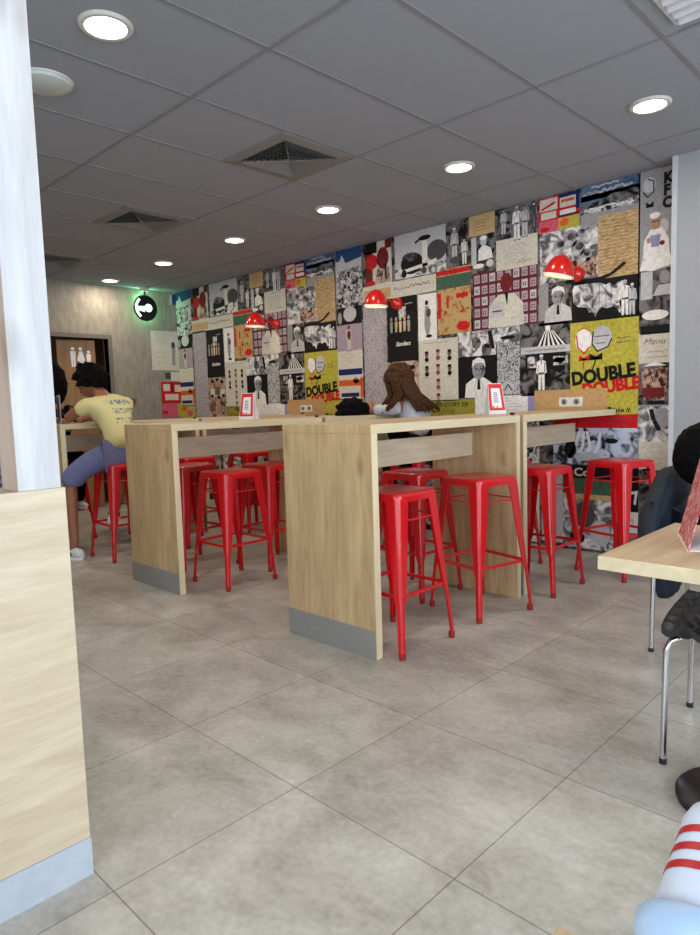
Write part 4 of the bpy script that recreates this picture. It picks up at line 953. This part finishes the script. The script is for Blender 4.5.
skin_mesh(nd, ed, 'pel', M['shorts'], 'shorts', pm)
shoe('shoe', l3(-5.31, 2.20, .0), (-.95, -.25, 0), pm)
shoe('shoe', l3(-5.13, 2.475, .30), (.8, -.5, 0), pm, R(12))

# --- dark-haired person behind the post, across the farthest table
pd = thing('person', 'dark-haired person in black, mostly hidden behind the white post', 'person', (-6.22, 2.47, 0))
hc = Vector((.02, 0, 1.42)); up = (0, 0, 1); fw = (.35, -1, -.2)
nd = {'pel': (Vector((-.02, 0, .87)), .12), 'che': (Vector((0, 0, 1.08)), .12), 'top': (Vector((.01, 0, 1.22)), .08), 'nk': (Vector((.01, 0, 1.30)), .048),
      'sl': (Vector((.01, .16, 1.19)), .05), 'el': (Vector((.14, .2, 1.10)), .04), 'wl': (Vector((.32, .12, 1.12)), .027), 'sr': (Vector((.01, -.16, 1.19)), .05), 'er': (Vector((.14, -.2, 1.10)), .04), 'wr': (Vector((.32, -.12, 1.12)), .027),
      'hl': (Vector((.02, .09, .83)), .085), 'kl': (Vector((.24, .12, .77)), .06), 'al': (Vector((.17, .12, .35)), .04), 'hr': (Vector((.02, -.09, .83)), .085), 'kr': (Vector((.24, -.12, .77)), .06), 'ar': (Vector((.17, -.12, .35)), .04)}
ed = [('pel', 'che'), ('che', 'top'), ('top', 'nk'), ('top', 'sl'), ('sl', 'el'), ('el', 'wl'), ('top', 'sr'), ('sr', 'er'), ('er', 'wr'), ('pel', 'hl'), ('hl', 'kl'), ('kl', 'al'), ('pel', 'hr'), ('hr', 'kr'), ('kr', 'ar')]
bodyn = {k: v for k, v in nd.items()}; bodye = list(ed)
head_nodes(nd, ed, 'nk', hc, up, fw)
hand_nodes(nd, ed, 'wl', 'L', (.32, .12, 1.12), (1, -.4, 0), (.4, 1, 0), (0, 0, -1)); hand_nodes(nd, ed, 'wr', 'Q', (.32, -.12, 1.12), (1, .4, 0), (.4, -1, 0), (0, 0, -1))
skin_mesh(nd, ed, 'pel', M['skin'], 'body', pd, 2, lambda bm: face(bm, hc, up, fw)); eyes(pd, hc, up, fw)
hair_cap(pd, hc, up, fw, M['hair'], 1.05, 5, .02, .2, low=-1.2, size=(1.2, 1.25, 1.8))
b2 = {k: (v[0], v[1]*1.25) for k, v in bodyn.items() if k not in ('nk', 'wl', 'wr')}
skin_mesh(b2, [e for e in bodye if e[0] in b2 and e[1] in b2], 'pel', M['black'], 'clothes', pd)
for s in (1, -1): shoe('shoe', (.14, .12*s, .3), (1, 0, 0), pd)

# --- person with long brown hair bending over the table by the mural
pl = thing('person', 'person with long brown hair bent over the table beside the black bag', 'person', (-3.46, 4.32, 0))
hc = Vector((-.08, -.10, 1.34)); up = (-.45, -.15, .85); fw = (-.75, -.35, -.55)
nd = {'pel': (Vector((.0, 0, .87)), .12), 'che': (Vector((.0, 0, 1.04)), .11), 'top': (Vector((-.03, -.02, 1.17)), .08), 'nk': (Vector((-.05, -.05, 1.25)), .046),
      'sl': (Vector((-.09, -.17, 1.13)), .048), 'el': (Vector((-.26, -.24, 1.12)), .036), 'wl': (Vector((-.36, -.30, 1.13)), .025), 'sr': (Vector((-.03, .15, 1.13)), .048), 'er': (Vector((-.24, .22, 1.12)), .036), 'wr': (Vector((-.36, .10, 1.12)), .025),
      'hl': (Vector((-.02, -.09, .83)), .085), 'kl': (Vector((-.22, -.12, .79)), .06), 'al': (Vector((-.16, -.12, .36)), .04), 'hr': (Vector((-.02, .09, .83)), .085), 'kr': (Vector((-.22, .12, .79)), .06), 'ar': (Vector((-.16, .12, .36)), .04)}
bn = dict(nd); be = list(bodye); ed = list(bodye)
head_nodes(nd, ed, 'nk', hc, up, fw)
hand_nodes(nd, ed, 'wl', 'L', (-.36, -.30, 1.13), (-.8, -.1, .1), (0, -1, 0), (0, 0, -1)); hand_nodes(nd, ed, 'wr', 'Q', (-.36, .10, 1.12), (-1, -.3, 0), (0, 1, 0), (0, 0, -1))
skin_mesh(nd, ed, 'pel', M['skin'], 'body', pl, 2, lambda bm: face(bm, hc, up, fw)); eyes(pl, hc, up, fw)
b2 = {k: (v[0], v[1]*1.28) for k, v in bn.items() if k in ('pel', 'che', 'top', 'nk', 'sl', 'el', 'sr', 'er')}
b2['nk'] = (b2['nk'][0]-Vector((0, 0, .02)), .062)
skin_mesh(b2, [e for e in be if e[0] in b2 and e[1] in b2], 'pel', M['greytee'], 'top', pl)
b2 = {k: (v[0], v[1]*1.22) for k, v in bn.items() if k in ('pel', 'hl', 'kl', 'al', 'hr', 'kr', 'ar')}
skin_mesh(b2, [e for e in be if e[0] in b2 and e[1] in b2], 'pel', M['black'], 'trousers', pl)
for s in (1, -1): shoe('shoe', (-.14, .12*s, .3), (-1, 0, 0), pl)
hr = hair_cap(pl, hc, up, fw, M['brownhair'], 1.05, 7, .015, .2, low=-.75, size=(1.2, 1.25, 1.2))
g = MB(); rnd = random.Random(4)
for i in range(90):      # long strands hanging from the crown over the shoulders
    a = rnd.uniform(0, 2*PI); rx = rnd.uniform(.3, 1)
    side = Vector((math.cos(a), math.sin(a), 0)); p0 = hc+Vector((0, 0, .10))+side*.04
    p1 = hc+side*.105+Vector((0, 0, .02)); p2 = hc+side*.125+Vector((.03, .03, -.10)); dirr = Vector((.10, .12, 0)) if side.x+side.y > -.2 else Vector((-.03, -.02, 0))
    p3 = hc+side*.13+dirr*rnd.uniform(.6, 1.4)+Vector((0, 0, -.20-rnd.uniform(0, .05)))
    if side.dot(Vector(fw)) > .85: continue
    g.tube([p0, p1, p2, p3], [.012, .020, .019, .006], M['brownhair'], 6)
g.build('hair_strands', hr, smooth=True)
# food on that table
blob('wrapped_sandwich', (-3.80, 4.13, 1.085), .05, .045, .075, M['bun'], 8, .35)
tag(bpy.data.objects['wrapped_sandwich'], 'tan wrapped sandwich on the table in front of the long-haired person', 'food')
g = MB(); g.add([(-.07, -.05, .001), (.06, -.06, .03), (.08, .05, .07), (-.05, .06, .035)], [(0, 1, 2, 3)], M['paper'])
o = g.build('napkin', None, loc=(-3.72, 4.24, 1.088)); so = o.modifiers.new('s', 'SOLIDIFY'); so.thickness = .002
tag(o, 'crumpled white paper napkin beside the tan wrapped sandwich', 'napkin')
# tablet by the person in yellow
t = thing('tablet', 'thin grey tablet propped upright on the farthest table before the yellow shirt', 'tablet', (-5.62, 2.29, 1.085), R(165))
MB().loft([[Vector((p.x, -.004+p.z*0, p.y+.12)) for p in rsq(.08, .015, 0, 5, .12)], [Vector((p.x, .004, p.y+.12)) for p in rsq(.08, .015, 0, 5, .12)]], M['grey'], True).build('case', t)
MB().box(-.06, .06, .004, .0045, .02, .22, M['ink']).build('screen', t)
MB().add([(-.03, .0, .14), (.03, 0, .14), (.03, -.07, 0), (-.03, -.07, 0)], [(0, 1, 2, 3)], M['grey']).build('stand', t)

# blue board with grey slats left of the post
t = thing('display_board', 'tall cobalt blue board with grey slats, glimpsed left of the white post', 'board', (-3.5, 1.17, 0))
MB().box(-.05, .02, -.045, .03, 0, 1.36, M['blue']).build('edge_panel', t, bevel=.004)
g = MB()
for k in range(26): g.box(-.04, .0, -.75, -.045, .08+k*.04, .105+k*.04, M['slat'])
g.build('slat_panel', t)
MB().box(-.045, -.005, -.75, -.045, 1.13, 1.75, M['black']).build('upper_panel', t)

# ------------------------------------------------------------------ low table at the right
def low_table(cx, cy, hw, label, discr=.19, dx=0, dy=0):
    t = thing('low_table', label, 'table', (cx, cy, 0))
    o = MB().box(-hw, hw, -.30, .30, .712, .75, M['oak_y']).build('tabletop', t, bevel=.0015)
    o.data.materials.append(M['oak_edge_y']); 
    for p in o.data.polygons:
        if abs(p.normal.z) < .5: p.material_index = len(o.data.materials)-1
    MB().lathe([(0, 0), (discr, 0), (discr, .012), (discr-.012, .022), (.05, .03), (0, .03)], M['smoke'], c=(dx, dy, 0), n=48).build('base', t, smooth=True)
    MB().tube([(dx, dy, .03), (dx, dy, .70)], .03, M['smoke'], 20).build('column', t, smooth=True)
    MB().box(dx-.15, dx+.15, dy-.15, dy+.15, .703, .712, M['smoke']).build('mount_plate', t)
low_table(-.465, 2.03, .30, 'low oak cafe table at the right edge holding a red printed card', .185, -.005, .035)
low_table(.06, .174, .30, 'near oak table, only its corner showing at the bottom edge')

# woven chairs
def chair(x, y, rz, label, bt=.82):
    """local: sitter faces +X; seat 0.44 wide"""
    t = thing('chair', label, 'chair', (x, y, 0), rz, 'black woven chairs with chrome legs')
    g = MB(); n = 30; top = []
    for i in range(n+1):
        for j in range(n+1):
            u, v = -1+2*i/n, -1+2*j/n
            cu, cv = u*math.sqrt(1-.12*v*v), v*math.sqrt(1-.12*u*u)
            z = .445+.012*math.sin(i*PI/3+(PI if int(j/3) % 2 else 0))+.018*(u*u)*0+.01*v*v
            top.append((cu*.245, cv*.255, z))
    bot = [(a, b, c-.024) for a, b, c in top]; k = len(top); fs = []
    for i in range(n):
        for j in range(n):
            a = i*(n+1)+j; fs.append((a, a+n+1, a+n+2, a+1)); fs.append((k+a, k+a+1, k+a+n+2, k+a+n+1))
    ring = [j for j in range(n+1)]+[i*(n+1)+n for i in range(1, n+1)]+[n*(n+1)+j for j in range(n-1, -1, -1)]+[i*(n+1) for i in range(n-1, 0, -1)]
    for a, b in zip(ring, ring[1:]+ring[:1]): fs.append((a, b, k+b, k+a))
    g.add(top+bot, fs, M['blackstrap']); g.build('seat', t, smooth=True)
    for sx, sy in ((1, 1), (1, -1), (-1, 1), (-1, -1)):
        bx, by = (.215, .235) if sx > 0 else (-.235, .24)
        lg = MB().tube([(sx*.12, sy*.12, .418), (bx*.8, sy*by*.85, .418), (bx*.95, sy*by*.97, .405), (bx, sy*by, .375), (bx*1.02, sy*by*1.01, .02), (bx*1.02, sy*by*1.01, .01)], .0105, M['chrome'], 12).build('leg', t, smooth=True)
        MB().lathe([(0, 0), (.012, 0), (.012, .018), (0, .019)], M['blackrub'], c=(bx*1.02, sy*by*1.01, 0), n=12).build('foot_cap', lg)
    for s in (1, -1):
        MB().tube([(-.20, s*.20, .43), (-.235, s*.205, .50), (-.27, s*.20, bt-.02)], .010, M['chrome'], 10).build('back_post', t, smooth=True)
    g = MB(); rows = []
    for i in range(19):
        v = -1+2*i/18; rows.append([Vector((-.255-.02*(j/10)-.0-.02*(1-v*v)+.006*math.sin(j*PI+i*PI/2), v*.215, bt-.26+.0*i+.26*j/10 if bt > .75 else .50+(bt-.50)*j/10)) for j in range(11)])
    vs = [p for r in rows for p in r]; kk = len(vs); vs += [p+Vector((.014, 0, 0)) for p in vs]; fs = []
    for i in range(18):
        for j in range(10):
            a = i*11+j; fs.append((a, a+1, a+12, a+11)); fs.append((kk+a, kk+a+11, kk+a+12, kk+a+1))
    for j in range(10):
        fs.append((j, kk+j, kk+j+1, j+1)); a = 18*11+j; fs.append((a, a+1, kk+a+1, kk+a))
    for i in range(18):
        a = i*11; fs.append((a, a+11, kk+a+11, kk+a)); a += 10; fs.append((a, kk+a, kk+a+11, a+11))
    g.add(vs, fs, M['blackstrap']).build('backrest', t, smooth=True)
    return t
chair(-.541, 2.402, R(188), 'black woven chair with chrome legs tucked under the low oak table', .69)
chair(-.865, 3.32, R(0), 'black woven chair under the black-haired person, with a navy coat on its back', .69)

# --- person in a navy coat at the right edge
pn = thing('person', 'person with thick black hair in dark navy seated beyond the low oak table', 'person', (-.90, 3.24, 0), R(8))
hc = Vector((.0, .0, .875)); up = (.25, 0, .95); fw = (.9, .2, -.35)
nd = {'pel': (Vector((-.05, 0, .53)), .105), 'che': (Vector((-.06, 0, .64)), .10), 'top': (Vector((0, 0, .74)), .07), 'nk': (Vector((-.02, 0, .80)), .045),
      'sl': (Vector((.0, .13, .71)), .045), 'el': (Vector((.14, .17, .58)), .036), 'wl': (Vector((.30, .10, .62)), .025), 'sr': (Vector((.02, -.13, .71)), .045), 'er': (Vector((.14, -.17, .58)), .036), 'wr': (Vector((.30, -.10, .62)), .025),
      'hl': (Vector((0, .08, .52)), .075), 'kl': (Vector((.30, .10, .50)), .055), 'al': (Vector((.32, .10, .12)), .035), 'hr': (Vector((0, -.08, .52)), .075), 'kr': (Vector((.30, -.10, .50)), .055), 'ar': (Vector((.32, -.10, .12)), .035)}
bn = dict(nd); ed = list(bodye)
head_nodes(nd, ed, 'nk', hc, up, fw)
hand_nodes(nd, ed, 'wl', 'L', (.30, .10, .62), (1, -.2, .1), (0, 1, 0), (0, 0, -1)); hand_nodes(nd, ed, 'wr', 'Q', (.30, -.10, .62), (1, .2, .1), (0, -1, 0), (0, 0, -1))
skin_mesh(nd, ed, 'pel', M['skin'], 'body', pn, 2, lambda bm: face(bm, hc, up, fw)); eyes(pn, hc, up, fw)
hair_cap(pn, hc, up, fw, M['hair'], 1.12, 9, .03, .12, low=-1.05, size=(1.3, 1.25, 1.22))
b2 = {k: (v[0], v[1]*1.45) for k, v in bn.items() if k in ('pel', 'che', 'top', 'sl', 'el', 'sr', 'er', 'hl', 'hr', 'nk')}
b2['nk'] = (Vector((-.02, .0, .79)), .075)
skin_mesh(b2, [e for e in bodye if e[0] in b2 and e[1] in b2], 'pel', M['navy'], 'jumper', pn)
b2 = {k: (v[0], v[1]*1.15) for k, v in bn.items() if k in ('pel', 'hl', 'kl', 'al', 'hr', 'kr', 'ar')}
skin_mesh(b2, [e for e in bodye if e[0] in b2 and e[1] in b2], 'pel', M['black'], 'trousers', pn)
for s in (1, -1): shoe('shoe', (.34, .10*s, 0), (1, 0, 0), pn)

# coat hung over the back of that chair
g = MB(); rings = []
for z, y0, y1, th in ((.17, 3.27, 3.50, .028), (.30, 3.22, 3.52, .036), (.40, 3.14, 3.54, .045), (.45, 3.06, 3.56, .06), (.55, 3.05, 3.56, .07), (.66, 3.09, 3.56, .075), (.74, 3.20, 3.55, .06), (.80, 3.25, 3.53, .052), (.835, 3.30, 3.49, .035)):
    cy, hy = (y0+y1)/2, (y1-y0)/2; ring = []
    for k in range(48):
        a = 2*PI*k/48; fold = .012*math.sin(7*a+z*9)+.008*math.sin(15*a-z*14)
        c_, s_ = math.cos(a), math.sin(a)
        ring.append(Vector((-1.118+(th+fold)*math.copysign(abs(c_)**.7, c_)-.03*(.8-z), cy+hy*math.copysign(abs(s_)**.8, s_), z)))
    rings.append(ring)
ct = thing('coat', 'dark navy coat hanging over the chair back, behind the low oak table', 'coat', (0, 0, 0))
g.loft(rings, M['navy'], True).build('shell', ct, smooth=2, sub=1)
g = MB(); g.tube([(-1.21, 3.27, .80), (-1.24, 3.32, .815), (-1.235, 3.38, .81)], .006, M['black']).build('hanging_loop', ct, smooth=True)

# big triangular menu card on the low table
t = thing('menu_card', 'triangular menu card with red printed face standing on low oak table', 'menu card', (-.645, 2.035, .75), math.atan2(.249, -.108))
L_, h_ = .125, .235
g = MB()
g.add([(-L_, .0, 0), (L_, .0, 0), (L_, -.055, h_), (-L_, -.055, h_), (-L_, -.003, 0), (L_, -.003, 0), (L_, -.058, h_), (-L_, -.058, h_)],
      [(0, 1, 2, 3), (7, 6, 5, 4), (0, 4, 5, 1), (3, 2, 6, 7), (1, 5, 6, 2), (0, 3, 7, 4)], M['pinkprint'])
g.build('printed_face', t)
g = MB(); g.add([(-L_, .002, .0), (L_, .002, .0), (L_, -.12, .0), (-L_, -.12, .0), (-L_, .002, .002), (L_, .002, .002), (L_, -.12, .002), (-L_, -.12, .002)], [(0, 3, 2, 1), (4, 5, 6, 7), (0, 1, 5, 4), (2, 3, 7, 6), (1, 2, 6, 5), (0, 4, 7, 3)], M['paper']); g.build('base', t)
g = MB(); g.add([(-L_, -.12, 0), (L_, -.12, 0), (L_, -.06, h_), (-L_, -.06, h_), (-L_, -.122, 0), (L_, -.122, 0), (L_, -.062, h_), (-L_, -.062, h_)],
      [(0, 1, 2, 3), (7, 6, 5, 4), (0, 4, 5, 1), (3, 2, 6, 7), (1, 5, 6, 2), (0, 3, 7, 4)], M['cupwhite']); g.build('back_face', t)

# striped paper cup lying on the near table
cup = thing('paper_cup', 'white paper cup with three red stripes and pale blue lid, tipped at the lower right', 'cup', (-.121, .452, .75), R(4))
Tc = Matrix.Translation((0, 0, .061)) @ Matrix.Rotation(R(-90+32), 4, 'X')
def cr(s): return .040-.006*s/.07
MB().lathe([(cr(-.01), -.01), (cr(0), 0), (cr(.068), .068), (.0345, .078), (.031, .088), (.025, .095), (.015, .099), (0, .1)], M['cupwhite'], n=48, mat=Tc).build('cup_wall', cup, smooth=True)
for s0 in (.033, .047, .061):
    MB().lathe([(cr(s0)+.0005, s0), (cr(s0+.006)+.0005, s0+.006)], M['cupred'], n=48, mat=Tc).build('stripe', cup, smooth=True)
MB().lathe([(0, -.052), (.018, -.050), (.034, -.038), (.041, -.018), (.047, -.010), (.048, .0), (.045, .006), (.039, .007)], M['cuplid'], n=48, mat=Tc).build('lid', cup, smooth=True)
